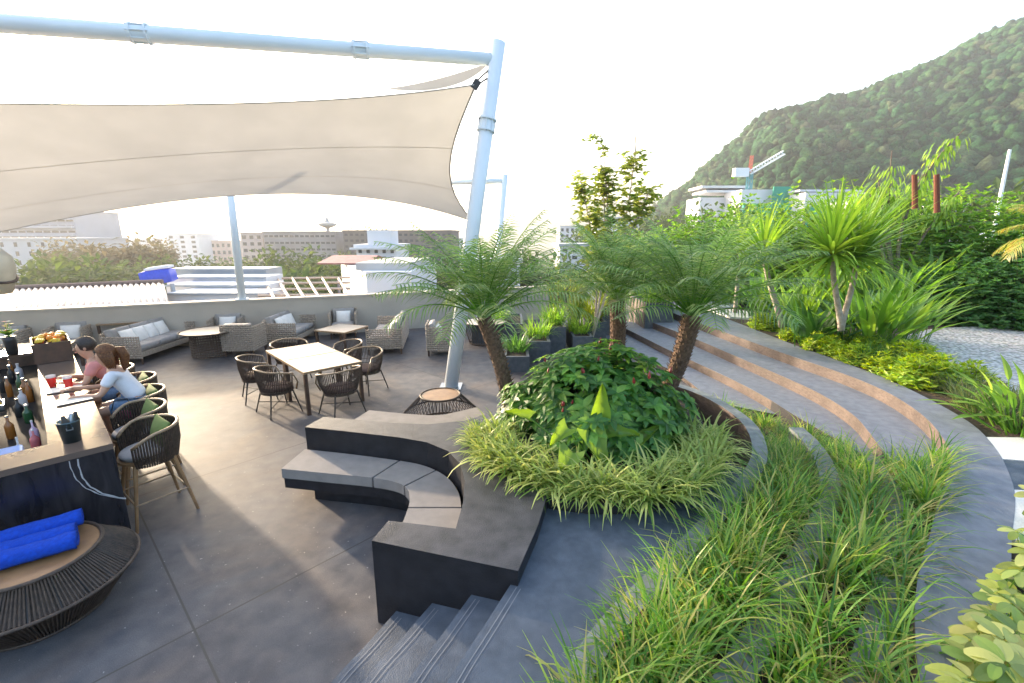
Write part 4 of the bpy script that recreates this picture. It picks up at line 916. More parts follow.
# ================================================================ PEOPLE
def skin_mesh(name, verts, edges, rad, m, parent, sub=2):
    me = bpy.data.meshes.new(name); me.from_pydata([tuple(v) for v in verts], edges, []); me.materials.append(m)
    o = bpy.data.objects.new(name, me); C.objects.link(o); o.parent = parent
    md = o.modifiers.new('skin', 'SKIN'); md.use_smooth_shade = True
    for i, r_ in enumerate(rad): me.skin_vertices[0].data[i].radius = (r_, r_) if not isinstance(r_, tuple) else r_
    me.skin_vertices[0].data[0].use_root = True
    u = o.modifiers.new('sub', 'SUBSURF'); u.levels = sub; u.render_levels = sub
    return o
def person(loc, rz, lb, top, bottom, hair, ponytail=True, seat=.76, lean=.18, hand=(.12, .62, .36), hand2=(-.18, .42, .31), turn=.0):
    """seated figure, local +Y is forward; loc at the floor under the seat"""
    t = empty('person', loc, rz, lb, 'person'); Z = seat
    V = []; E_ = []; Rr = []
    def v(p, r_, link=None):
        V.append(Vector(p)); Rr.append(r_)
        if link is not None: E_.append((link, len(V)-1))
        return len(V)-1
    pel = v((0, 0, Z+.10), (.15, .11)); wa = v((0, lean*.35, Z+.25), (.118, .085), pel); chs = v((0, lean*.75, Z+.40), (.13, .092), wa); sh = v((0, lean, Z+.51), (.10, .07), chs)
    nk = v((0, lean+.02, Z+.585), .046, sh); hd0 = v((turn*.02, lean+.06, Z+.66), (.068, .078), nk); hd1 = v((turn*.03, lean+.075, Z+.735), (.076, .088), hd0); hd2 = v((turn*.03, lean+.065, Z+.80), (.058, .066), hd1)
    for s, hn in ((1, hand), (-1, hand2)):
        s1 = v((s*.155, lean-.005, Z+.505), .052, sh); el = v((s*.23, lean+.12, Z+.29), .038, s1)
        hp = Vector((hn[0], hn[1], Z+hn[2])); wr = v(Vector((s*.23, lean+.12, Z+.29)).lerp(hp, .82), .025, el); pm = v(hp, (.034, .018), wr)
        fd = (hp-V[el]).normalized(); sd_ = fd.cross(Vector((0, 0, 1))).normalized()
        for k in range(4):
            f1 = v(hp+fd*.045+sd_*(k-1.5)*.019+Vector((0, 0, .003)), .0095, pm); f2 = v(hp+fd*(.07+.008*(k in (1, 2)))+sd_*(k-1.5)*.02+Vector((0, 0, -.012)), .0085, f1); v(hp+fd*(.082+.006*(k in (1, 2)))+sd_*(k-1.5)*.019+Vector((0, 0, -.032)), .007, f2)
        th = v(hp+fd*.01+sd_*(-s*.038), .011, pm); v(hp+fd*.04+sd_*(-s*.05), .009, th)
        hip = v((s*.09, .03, Z+.075), .098, pel); kn = v((s*.12, .44, Z+.06), .062, hip); cf = v((s*.125, .42, Z-.16), .055, kn); an = v((s*.12, .34, Z-.37), .036, cf); toe = v((s*.125, .47, Z-.43), (.042, .026), an)
    skin_mesh('body', V, E_, Rr, M_skin, t)
    # top: shirt following torso and upper arms
    V2 = []; E2 = []; R2 = []
    def w(p, r_, l=None):
        V2.append(Vector(p)); R2.append(r_)
        if l is not None: E2.append((l, len(V2)-1))
        return len(V2)-1
    a0 = w((0, .02, Z+.14), (.168, .128)); a1 = w((0, lean*.4, Z+.27), (.150, .112), a0); a2 = w((0, lean*.78, Z+.41), (.156, .115), a1); a3 = w((0, lean, Z+.515), (.112, .08), a2)
    for s in (1, -1): b1 = w((s*.16, lean, Z+.505), .068, a3); w((s*.205, lean+.075, Z+.38), .062, b1)
    o = skin_mesh('shirt', V2, E2, R2, top, t)
    V3 = [Vector((0, 0, Z+.10))]; E3 = []; R3 = [(.172, .135)]
    for s in (1, -1):
        k = len(V3); V3 += [Vector((s*.09, .04, Z+.078)), Vector((s*.115, .34, Z+.068))]; R3 += [.112, .088]; E3 += [(0, k), (k, k+1)]
    skin_mesh('shorts', V3, E3, R3, bottom, t)
    # hair: cap over the skull, strands and ponytail
    hc = Vector((turn*.03, lean+.055, Z+.76)); b = MB(); rows = []
    for i in range(11):
        ph = PI*i/10*.78; row = []
        for j in range(21):
            th = 2*PI*j/20; front = max(0, math.sin(th)); rr = .098*(1-.02*math.sin(j*5)); z = math.cos(ph)
            if front > .62 and ph > 1.15: zz = math.cos(1.15+.25*(1-front)); rad_ = math.sin(1.15+.25*(1-front))
            else: zz = z; rad_ = math.sin(ph)
            row.append(hc+Vector((math.cos(th)*rad_*.096, math.sin(th)*rad_*.112-.012, zz*.104+.012)))
        rows.append(row)
    b.grid(rows)
    if ponytail:
        b.tube([hc+Vector((0, -.10, .03)), hc+Vector((0, -.155, .025)), hc+Vector((0, -.18, -.06)), hc+Vector((.01, -.165, -.17)), hc+Vector((.015, -.15, -.25))], [.035, .055, .052, .040, .008], 10)
        for s in (1, -1):
            for q in range(5): b.tube([hc+Vector((s*.075, .03-q*.025, .02)), hc+Vector((s*.092, .015-q*.025, -.05)), hc+Vector((s*.08, -.01-q*.02, -.13)), hc+Vector((s*.07, -.03-q*.015, -.20))], [.018, .02, .014, .003], 6)
    b.build('hair', hair, t, smooth=True)
    b = MB(); fy = lean+.155; 
    for s in (1, -1): b.lathe([(.001, -.006), (.008, 0), (.001, .006)], 8, (s*.03+turn*.03, fy-.004, Z+.745))
    b.build('eyes', M_black, t)
    b = MB(); b.tube([(turn*.03, fy-.012, Z+.745), (turn*.03, fy+.014, Z+.708), (turn*.03, fy-.005, Z+.70)], [.007, .012, .008], 6); b.build('nose', M_skin, t, smooth=True)
    b = MB(); b.tube([(-.022+turn*.03, fy-.012, Z+.676), (turn*.03, fy-.002, Z+.674), (.022+turn*.03, fy-.012, Z+.676)], [.003, .006, .003], 6); b.build('mouth', M_pink, t)
    for s in (1, -1): b = MB(); b.lathe([(.004, -.026), (.016, -.008), (.018, .012), (.006, .028)], 8, (s*.079+turn*.03, lean+.055, Z+.725)); b.build('ear', M_skin, t, smooth=True)
    return t
person(bp(1.85, -.46), BANG-.30, 'woman in a white T-shirt and jeans shorts with a brown ponytail, seated at the bar', M_tee, M_denim, M_hair, True, lean=.22, hand=(.02, .66, .36), hand2=(-.20, .55, .31))
person(bp(2.62, -.42), BANG-.1, 'dark-haired person in a pink top, seated beyond the woman in white', M_pink, M_denim, M_hair_dark, False, lean=.3, hand=(.1, .60, .36), hand2=(-.1, .62, .33))
t = empty('handbag', bp(1.5, -.22, .765), BANG, 'small magenta handbag on the stool beside the woman in white', 'bag'); b = MB(); b.pillow((0, 0, .07), (.07, .13, .10), edge=.7); b.build('bag_body', mat('magenta', (.38, .02, .12), .5), t, smooth=True); b = MB(); b.tube([(0, -.09, .16), (0, -.06, .26), (0, .06, .26), (0, .09, .16)], .006, 6); b.build('strap', M_black, t)

# ================================================================ CITY
def wallbox(b, x0, x1, y0, y1, z0, z1): b.box(((x0+x1)/2, (y0+y1)/2, (z0+z1)/2), (x1-x0, y1-y0, z1-z0))
M_glass = mat('window_glass', (.05, .065, .08), .15)
M_conc = mat('pale_concrete', (.42, .42, .42), .8, scale=.3, var=.1)
M_greyslab = mat('weathered_concrete', (.24, .24, .255), .85, scale=.15, var=.2)
M_redroof = tilemat('red_roof', (.34, .15, .13), (.38, .18, .16), (.28, .13, .11), 2, rough=.7)
M_cityw = mat('city_white', (.62, .63, .66), .75, scale=.2, var=.06)
M_steelroof = mat('sheet_roof', (.30, .33, .36), .5, scale=.3, var=.12)
def building(name, lb, u0, u1, vt, Y, dep, m, floors=4, cols=6, wz=None, base=-20, rz=0, roofm=None, grp=None, winw=.5, winh=.5, vb=None):
    a = at(u0, vt, y=Y); c = at(u1, vt, y=Y); zt = (a.z+c.z)/2; w = c.x-a.x; cx = (a.x+c.x)/2
    t = empty(name, (cx, Y, base), R(rz), lb, 'building', grp); H_ = zt-base
    b = MB(); wallbox(b, -w/2, w/2, 0, dep, 0, H_); b.build('wall', m, t)
    b = MB(); wallbox(b, -w/2-.3, w/2+.3, -.3, dep+.3, H_+.01, H_+.5); b.build('roof', roofm or m, t)
    vis = zt-(at(512, vb, y=Y).z if vb else max(base, at(512, 300, y=Y).z)); fh = vis/floors
    proto = None
    for f in range(floors):
        for k in range(cols):
            x = -w/2+w*(k+.5)/cols; z = H_-fh*(f+.55)
            if proto is None:
                b = MB(); wallbox(b, -w/cols*winw/2, w/cols*winw/2, -.12, .05, -fh*winh/2, fh*winh/2); proto = b.build('window', M_glass, t); o = proto
            else: o = proto.copy(); C.objects.link(o)
            o.location = (x, 0, z)
    return t
h = building('hotel_tower', 'tall pale hotel tower with rows of balconies at the left edge', -12, 72, 211, 190, 22, mat('hotel_wall', (.30, .34, .42), .8, scale=.2, var=.06), 6, 10, vb=245, winw=.8, winh=.35)
b = MB()
for k in range(7): x0 = at(-12, 211, y=190).x; x1 = at(72, 211, y=190).x; ztop = at(30, 211, y=190).z+20; wallbox(b, -(x1-x0)/2, (x1-x0)/2, -1.6, -.13, ztop-3.3*k-3.2, ztop-3.3*k-2.2)
b.build('balcony', MATS['hotel_wall'], h)
building('hotel_wing', 'lower grey-blue wing in front of the pale hotel tower', -20, 76, 239, 150, 20, mat('bluegrey_wall', (.40, .43, .48), .8, scale=.2, var=.06), 4, 7, vb=275, winw=.22)
building('apartment_block', 'small white apartment block standing above the trees left of the parapet post', 165, 198, 234, 240, 16, M_cityw, 5, 3, vb=258, winw=.35)
building('apartment_block', 'low pinkish building just left of the parapet post', 204, 231, 241, 250, 20, mat('pink_wall', (.55, .42, .38), .8), 3, 5, vb=262)
building('apartment_block', 'pale pink building just right of the parapet post', 240, 262, 233, 185, 20, mat('pale_pink_wall', (.48, .40, .38), .8), 5, 3, vb=266)
building('slab_block', 'long grey-brown slab building with flat roof on the skyline', 263, 335, 232, 180, 22, M_greyslab, 5, 14, vb=265, winw=.7, winh=.3)
building('slab_block', 'darker long grey slab building behind the small white modern house', 343, 452, 231, 170, 22, mat('dark_concrete', (.11, .11, .12), .85, scale=.15, var=.2), 6, 20, vb=266, winw=.55, winh=.4)
b = MB(); p = at(328, 232, y=182); t = empty('water_tower', p, 0, 'small round water tower standing on the grey slab roof', 'water tower'); b.lathe([(.6, 0), (.6, 1.6), (3.2, 2.6), (3.4, 3.4), (1.0, 4.0), (.3, 5.8)], 16); b.build('tank', M_conc, t)
w_ = building('modern_house', 'white modern house with stepped terraces in front of the dark slab building', 356, 396, 247, 75, 9, M_cityw, 3, 5, vb=268, winw=.4)
b = MB(); z = at(375, 247, y=75).z+20; wallbox(b, -1.6, 2.2, 1, 6, z+.5, z+2.7); b.build('roof_pavilion', M_cityw, w_)
for k in range(2): b = MB(); wallbox(b, -3.9, 3.9, -1.2, -.13, z-1.6*k-.3, z-1.6*k); b.build('balcony', M_cityw, w_)
for u0, u1, vt, Y, lb in ((100, 124, 240, 300, 'hazy low white building far beyond the trees'), (128, 162, 238, 320, 'hazy pinkish block far beyond the bare trees'), (452, 475, 238, 260, 'pale low building behind the left palm fronds'), (596, 640, 217, 300, 'pale houses block below the distant hill'), (560, 590, 226, 260, 'hazy white block left of the round-leaved tree')):
    building('far_building', lb, u0, u1, vt, Y, 18, M_cityw, 4, 6, vb=vt+24)
# red-roofed white hall
t = empty('white_hall', (0, 0, -20), 0, 'white walled hall with a faded red roof beyond the parapet', 'building')
A_ = at(322, 266, y=36); B_ = at(366, 276, y=30); C_ = at(411, 268, y=30); D_ = Vector((C_.x+1, 44, C_.z)); z_ = B_.z
b = MB(); b.prism([(A_.x, 40), (B_.x, 30), (C_.x, 30), (C_.x, 40)], -20, z_+.3); b.build('wall', M_cityw, t, world=True)
b = MB(); b.box((C_.x-2.2, 35.2, z_+.55), (3.6, 8, .5)); b.build('flat_roof', M_conc, t, world=True)
a = at(322, 262, y=38); c = at(374, 262, y=38); b = MB(); b.add([(a.x, 37, z_+.4), (c.x, 37, z_+.4), (c.x-.2, 40, z_+.9), (a.x+.2, 40, z_+.9), (a.x, 43, z_+.4), (c.x, 43, z_+.4)], [(0, 1, 2, 3), (3, 2, 5, 4)]); b.build('roof', M_redroof, t, world=True, sol=.12)
# open steel roof frames
t = empty('steel_roof_frame', (at(295, 285, y=30).x, 30, -20), 0, 'open rusty steel roof frame with cross beams between the grey shed and the white hall', 'frame')
b = MB(); 
for u in (262, 277, 292, 307, 322, 338): b.tube([at(u, 277, y=34), at(u+14, 300, y=24)], .09, 4)
for v_, y_ in ((278, 33.5), (283, 31), (289, 28.5), (295, 26)): b.tube([at(258, v_, y=y_), at(350, v_-1, y=y_)], .08, 4)
b.build('beams', mat('rusty_beam', (.52, .38, .28), .7), t, world=True)
for u, y_ in ((262, 34), (338, 34), (276, 24), (352, 24)): q = at(u, 277 if y_ == 34 else 299, y=y_); b = MB(); b.tube([(q.x, q.y, -20), q], .1, 6); b.build('post', M_greyslab, t, world=True)
# grey corrugated shed
t = empty('grey_shed', (at(218, 285, y=30).x, 30, -20), 0, 'pale grey sheet-metal shed with stepped bands beyond the parapet', 'building')
for k, (v0, y_) in enumerate(((268, 34), (276, 31.5), (284, 29), (292, 26.5))):
    a = at(168, v0, y=y_); c = at(267, v0-1, y=y_); b = MB(); b.box(((a.x+c.x)/2, y_+1, (a.z-20)/2-0), (c.x-a.x, 2.4, a.z+20-.0)); b.build('wall_band', M_cityw if k != 0 else M_steelroof, t, world=True)
    b = MB(); b.box(((a.x+c.x)/2, y_-.3, a.z-.05), (c.x-a.x+.1, .12, .12)); b.build('ledge', M_steelroof, t, world=True)
# tiled roof
t = empty('tiled_roof_house', (at(80, 290, y=24).x, 24, -20), 0, 'low house with a cream tiled roof just beyond the parapet on the left', 'building')
r0, r1 = at(-70, 293, y=24), at(163, 283, y=27); e0, e1 = at(-120, 345, y=15.2), at(172, 318, y=18.5)
rows = []
NB = 150
for j in range(3):
    row = []
    for i in range(NB+1): p = r0.lerp(r1, i/NB).lerp(e0.lerp(e1, i/NB), j/2); p.z += .075*math.sin(i/NB*2*PI*38); row.append(p)
    rows.append(row)
b = MB(); b.grid(rows)
b.build('roof', tilemat('cream_tiles', (.62, .57, .52), (.5, .44, .40), (.30, .25, .22), 1.2, bw=.5, rh=.45, rough=.8), t, smooth=True, world=True, sol=.1)
b = MB(); b.tube([r0+Vector((0, 0, .1)), r1+Vector((0, 0, .1))], .16, 8); b.build('ridge_cap', mat('ridge_brown', (.16, .11, .09), .8), t, world=True)
b = MB(); b.prism([(e0.x+1, e0.y+.5), (e1.x-.6, e1.y+.5), (r1.x, r1.y), (r0.x, r0.y)], -20, e1.z-.3); b.build('wall', M_conc, t, world=True)
q = at(172, 283, y=27); b = MB(); b.tube([Vector((q.x, q.y, -20)), q], .12, 8); b.build('corner_post', M_steelroof, t, world=True)
p = at(160, 283, y=29); t = empty('blue_tank', p, .3, 'bright blue covered tank on the roofs beyond the parapet', 'tank'); b = MB(); b.pillow((0, 0, .45), (1.6, 1.2, .9), edge=.75, ry=-.12); b.build('tank_body', mat('tank_blue', (.02, .06, .50), .5), t, smooth=True); b = MB(); b.pillow((.1, 0, .98), (1.3, 1.0, .25), ry=-.15); b.build('cover', M_cityw, t, smooth=True)
# construction site on the right
t = empty('construction_site', (at(760, 200, y=150).x, 150, -20), 0, 'unfinished white concrete building wrapped in green netting below the hill', 'building')
def cbox(b, u0, u1, v0, v1, Y, dep): a = at(u0, v0, y=Y); c = at(u1, v1, y=Y); wallbox(b, a.x, c.x, Y, Y+dep, c.z, a.z)
for (u0, u1, v0, v1, Y) in ((702, 750, 185, 187.5, 160), (706, 746, 189.5, 192, 160), (700, 738, 197, 260, 161), (742, 780, 189, 260, 150), (806, 868, 192, 260, 140), (800, 862, 189, 191, 142)):
    b = MB(); cbox(b, u0, u1, v0, v1, Y, 12); b.build('concrete_storey', M_cityw, t, world=True)
M_net = mat('green_netting', (.03, .30, .20), .8, scale=.3, var=.15)
for (u0, u1, v0, v1, Y) in ((774, 783, 186, 260, 148), (744, 806, 203, 262, 146), (806, 830, 206, 262, 138)):
    b = MB(); cbox(b, u0, u1, v0, v1, Y, .4); b.build('green_netting', M_net, t, world=True)
def crane(u, vb_, vt_, Y, tip, tail, lb):
    base = at(u, vb_, y=Y); top = at(u, vt_, y=Y); t = empty('tower_crane', (base.x, base.y, -20), 0, lb, 'crane')
    def truss(a, c, w, n):
        b = MB(); a = Vector(a); c = Vector(c); ax = (c-a).normalized(); q = ax.orthogonal().normalized()*w; r_ = ax.cross(q).normalized()*w; cs = (q, r_, -q, -r_)
        for s in cs: b.tube([a+s, c+s], w*.22, 4)
        for k in range(n):
            for m in range(4): b.tube([a.lerp(c, k/n)+cs[m], a.lerp(c, (k+1)/n)+cs[(m+1) % 4]], w*.14, 3)
        return b
    truss((base.x, base.y, -20), top, .9, 14).build('mast', mat('crane_teal', (.10, .30, .34), .6), t, world=True)
    truss(top, at(tip[0], tip[1], y=Y-3), .8, 12).build('jib', M_paint, t, world=True)
    truss(top, at(tail[0], tail[1], y=Y), .5, 5).build('counter_jib', mat('crane_red', (.45, .12, .08), .6), t, world=True)
    b = MB(); b.box(top+Vector((-3, 0, 0)), (4.5, 2, 2.6)); b.build('cab', M_paint, t, world=True)
crane(750, 215, 172, 155, (784, 152), (752, 155), 'white luffing tower crane on the building site below the hill')
b = MB(); q = at(1003, 215, y=60); t = empty('radio_mast', (q.x, q.y, -20), 0, 'slim white mast standing in front of the hill at the right edge', 'mast'); b.tube([(q.x, q.y, -20), at(1010, 149, y=60)], [.45, .16], 8); b.build('mast', M_paint, t, world=True)
M_wr = mat('white_sheet_roof', (.60, .62, .64), .5, scale=.5, var=.08)
t = empty('garden_shed_roof', (at(980, 240, y=34).x, 34, -20), 0, 'white sheet roof glimpsed through the leaves at the right edge', 'building'); b = MB()
a = at(945, 238, y=36); c = at(1080, 222, y=36); d_ = at(1100, 250, y=28); e_ = at(940, 262, y=28); b.add([a, c, d_, e_], [(0, 1, 2, 3)]); b.build('roof', M_wr, t, world=True, sol=.15)
b = MB(); b.prism([(e_.x+.5, 29), (d_.x-.5, 29), (c.x, 35.5), (a.x, 35.5)], -20, e_.z-.2); b.build('wall', M_conc, t, world=True)
for k, (u0, u1, vt, Y, lb) in enumerate(((560, 600, 246, 90, 'white low house behind the middle palm'), (868, 905, 200, 120, 'small white house right of the building site'), (470, 520, 262, 60, 'pale roof seen between the mast and palm fronds'), (930, 1000, 204, 150, 'pale houses below the forested hill at the right'))):
    building('town_house', lb, u0, u1, vt, Y, 14, M_cityw, 2, 4, vb=vt+14, roofm=M_steelroof)

# ================================================================ VEGETATION
def blob_tree(name, loc, h, r, seed, m, lb, cat='tree', grp=None, n=900, ls=.5, trunk=M_bark, zr=.75, clumps=9, bare=0):
    """tree with a tapered trunk, limbs and a crown of many leaf-sized faces in clumps"""
    rng = random.Random(seed); t = empty(name, loc, rng.uniform(0, 6), lb, cat, grp)
    b = MB(); top = Vector((rng.uniform(-.1, .1)*r, rng.uniform(-.1, .1)*r, h-r*zr*.6)); b.tube([(0, 0, 0), top*.5+Vector((.03*h, 0, 0)), top], [h*.035, h*.026, h*.015], 7)
    cs = []
    for k in range(clumps):
        a = rng.uniform(0, 6.28); e = rng.uniform(-.35, 1.0); q = rng.uniform(.45, .95); c = Vector((math.cos(a)*q*r*math.cos(e), math.sin(a)*q*r*math.cos(e), h-r*zr+math.sin(e)*r*zr*.9)); cs.append((c, r*rng.uniform(.28, .5)))
        b.tube([top*rng.uniform(.55, .95), top.lerp(c, .55)+Vector((0, 0, -.04*h)), c], [h*.013, h*.008, h*.003], 5)
    b.build('trunk', trunk, t, smooth=True); b = MB()
    for k in range(n):
        c, q = cs[k % len(cs)]; d_ = Vector((rng.gauss(0, 1), rng.gauss(0, 1), rng.gauss(0, .8))).normalized(); p = c+d_*q*rng.uniform(.35, 1.05)
        b.leaf(p, (d_+Vector((rng.uniform(-.8, .8), rng.uniform(-.8, .8), rng.uniform(-.9, .3)))), (rng.uniform(-.4, .4), rng.uniform(-.4, .4), 1), ls*rng.uniform(.7, 1.3), ls*.6, .3, 2)
    b.build('crown', m, t)
    return t
L_city = leafmat('city_tree_leaf', [(.03, .06, .018), (.05, .09, .025), (.08, .12, .035)], .3, rough=.9, patch=.2)
L_dry = leafmat('dry_tree_leaf', [(.09, .085, .05), (.12, .105, .055), (.08, .09, .045)], .3, rough=.9, patch=.2)
bases = [blob_tree('city_tree', (0, 0, 0), 15, 6.5, s_, mm, '', n=1500, ls=1.0, clumps=14) for s_, mm in ((1, L_city), (2, L_city), (3, L_dry))]
rng = random.Random(77); used = [False]*3
spots_ = [(25, 268, 75, 0), (50, 262, 80, 1), (72, 262, 95, 0), (88, 268, 70, 1), (96, 246, 110, 2), (115, 243, 105, 2), (132, 248, 110, 2), (110, 266, 80, 0), (128, 268, 85, 1), (148, 262, 100, 0), (62, 272, 62, 1), (8, 274, 66, 0), (186, 262, 100, 1), (210, 260, 120, 0), (240, 262, 130, 1), (270, 262, 105, 0), (290, 256, 85, 1), (305, 259, 90, 0), (318, 270, 70, 1), (262, 274, 60, 0), (278, 279, 52, 1), (340, 262, 140, 0), (352, 255, 150, 1), (365, 233, 210, 0), (372, 232, 214, 1), (430, 262, 110, 0), (520, 262, 70, 1), (548, 256, 90, 0), (590, 236, 150, 1), (620, 232, 160, 0), (655, 220, 170, 1), (676, 210, 180, 0), (720, 214, 110, 1), (830, 212, 90, 0), (880, 208, 95, 1), (905, 206, 80, 0), (940, 205, 85, 1), (965, 200, 75, 0), (1000, 203, 70, 1), (1020, 196, 80, 0), (150, 244, 160, 2), (78, 246, 120, 2)]
gl = ['green town tree in the belt beyond the roofs', 'dense green town tree in the belt beyond the roofs', 'dry brownish bare-looking tree left of the small white apartment block']
for i, (u, v, Y, k) in enumerate(spots_):
    p = at(u, v, y=Y); hh = p.z+20; o = bases[k] if not used[k] else copy_tree(bases[k]); used[k] = True
    s_ = hh/15; lab = gl[2] if k == 2 else ('green town tree in front of the pale hotel wing' if u < 80 else 'green town tree below the bare brownish trees, left of the blue tank' if u < 150 else 'green town tree behind the grey shed and the parapet post' if u < 262 else 'rounded green town tree behind the steel roof frame' if u < 345 else 'small tree standing above the dark slab building' if v < 240 and u < 400 else 'green town tree between the leaning pole and the middle palm' if u < 600 else 'green tree at the foot of the hill left of the crane' if u < 760 else 'green tree below the hill at the right, beyond the garden')
    place(o, (p.x, p.y, -20), rng.uniform(0, 6), lab, (max(.8, min(s_, 1.5)), max(.8, min(s_, 1.5)), s_)); tag(o, cat='tree', group=lab.replace('tree', 'trees'))

# ---- pygmy date palms
def frond(bl, br, base, az, el, L_, droop, rng, nl=25, ll=.29, lw=.017):
    p = Vector(base); pts = [p.copy()]; n = 14; dirs = []
    for i in range(n):
        t = i/n; e = el-R(droop)*t**1.4; d_ = Vector((math.cos(az)*math.cos(e), math.sin(az)*math.cos(e), math.sin(e))); p = p+d_*(L_/n); pts.append(p.copy()); dirs.append(d_)
    br.tube(pts, [.011*(1-.8*i/n) for i in range(n+1)], 4, cap=False)
    side = Vector((-math.sin(az), math.cos(az), 0))
    for k in range(nl):
        t = .2+.8*k/nl; i = min(int(t*n), n-1); q = pts[i].lerp(pts[i+1], t*n-i); d_ = dirs[i]; up = side.cross(d_) if False else d_.cross(side)*-1
        l_ = ll*math.sin(PI*(.18+.78*(t-.2)/.8))**.7*rng.uniform(.85, 1.15)
        for s in (1, -1):
            dd = (side*s*.85+d_*.62+up*rng.uniform(.0, .30)).normalized(); w = dd.cross(up).normalized()*lw/2; mid_ = q+dd*l_*.5; end = q+dd*l_+Vector((0, 0, -l_*rng.uniform(.15, .4)))
            bl.add([q-w*.6, q+w*.6, mid_+w, mid_-w, end], [(0, 1, 2, 3), (3, 2, 4)])
def palm(base, top, r0, r1, seed, lb, nf=40, FL=1.15):
    rng = random.Random(seed); t = empty('date_palm', base, 0, lb, 'palm', 'small date palms in the raised bed'); base = Vector(base); top = Vector(top); d_ = top-base
    b = MB(); N = 16; pts = [base+d_*(k/N)+Vector((.04*math.sin(k/N*PI), 0, 0)) for k in range(N+1)]; b.tube(pts, [r0+(r1-r0)*k/N for k in range(N+1)], 14)
    # old leaf stubs spiralling round the trunk
    for k in range(260):
        f = k/260; c = base+d_*f; rr = r0+(r1-r0)*f; a = k*2.39996; o = Vector((math.cos(a), math.sin(a), 0)); q = c+o*rr*.9+Vector((.04*math.sin(f*PI), 0, 0)); l_ = rng.uniform(.03, .055)
        s_ = Vector((-o.y, o.x, 0))*.02; b.add([q-s_, q+s_, q+o*l_+Vector((0, 0, l_*.9)), q+Vector((0, 0, -.025))], [(0, 1, 2), (1, 0, 3), (1, 3, 2), (0, 2, 3)])
    b.build('trunk', M_palmbark, t, world=True)
    bl = MB(); br = MB()
    for k in range(nf):
        f = k/nf; a = k*2.39996+rng.uniform(-.2, .2); el = R(87-66*f**1.05)+rng.uniform(-.08, .08); fl = FL*rng.uniform(.82, 1.12)*(1-.25*(f < .12))
        frond(bl, br, top+Vector((0, 0, .02))+Vector((math.cos(a), math.sin(a), 0))*.03, a, el, fl, rng.uniform(35, 78), rng)
    br.build('leaf_stalks', L_mid, t, world=True); bl.build('fronds', L_palm, t, world=True)
palm((-.02, 5.5, .70), tuple(at(484, 318, y=5.5)), .085, .095, 11, 'left date palm of the raised bed, in front of the leaning white pole', 52, 1.5)
palm((2.0, 5.75, .70), tuple(at(692, 316, y=5.6)), .10, .115, 12, 'right date palm, its thick trunk leaning right over the red-flowered shrub', 56, 1.55)
palm((1.66, 7.1, .70), tuple(at(617, 300, y=7.1)), .12, .12, 13, 'middle date palm standing upright behind the shrub', 50, 1.5)

# ---- red-flowered shrub on the bed: rosettes of leaves on stems
rng = random.Random(21); SC = Vector((.98, 5.05, .68)); t = empty('flowering_shrub', SC, 0, 'big rounded leafy shrub with dark red flower spikes between the palms', 'shrub')
bs = MB(); bl = MB(); spikes = []
for k in range(1350):
    d_ = Vector((rng.gauss(0, 1), rng.gauss(0, 1), abs(rng.gauss(0, .9))+.02)).normalized(); q = rng.uniform(.72, 1.04) if k % 4 else rng.uniform(.4, .8)
    p = SC+Vector((d_.x*1.06*q, d_.y*1.0*q, d_.z*.92*q+.05)); p += Vector((d_.x*.9, d_.y*.6, d_.z))*.30*noise.noise(p*1.9)
    if p.y > 6.2: continue
    if k % 5 == 0: bs.tube([Vector((SC.x+(p.x-SC.x)*.45, SC.y+(p.y-SC.y)*.45, .68)), p], [.007, .004], 4, cap=False)
    n_ = rng.randint(5, 7); a0 = rng.uniform(0, 6.3); tilt = (d_+Vector((0, 0, .8))).normalized(); x_ = tilt.orthogonal().normalized(); y_ = tilt.cross(x_); l_ = rng.uniform(.11, .17)
    for j in range(n_):
        a = a0+j*2*PI/n_; dd = (x_*math.cos(a)+y_*math.sin(a)+tilt*rng.uniform(.05, .5)).normalized(); bl.leaf(p, dd, tilt, l_*rng.uniform(.8, 1.1), l_*.5, .3, 3)
    if d_.z > .45 and rng.random() < .13: spikes.append(p+tilt*.03)
bs.build('stems', M_bark, t, world=True); bl.build('leaves', L_shrub, t, world=True)
b0 = MB(); b0.lathe([(.004, 0), (.017, .015), (.021, .035), (.016, .06), (.008, .085), (.001, .10)], 8)
pr_ = None
for p in spikes[:70]:
    o = pr_.copy() if pr_ else b0.build('flower_spike', M_red, t)
    if pr_: C.objects.link(o); o.parent = t
    pr_ = pr_ or o; o.location = p-SC; o.rotation_euler = (rng.uniform(-.25, .25), rng.uniform(-.25, .25), 0); s_ = rng.uniform(.55, .95); o.scale = (s_, s_, s_)
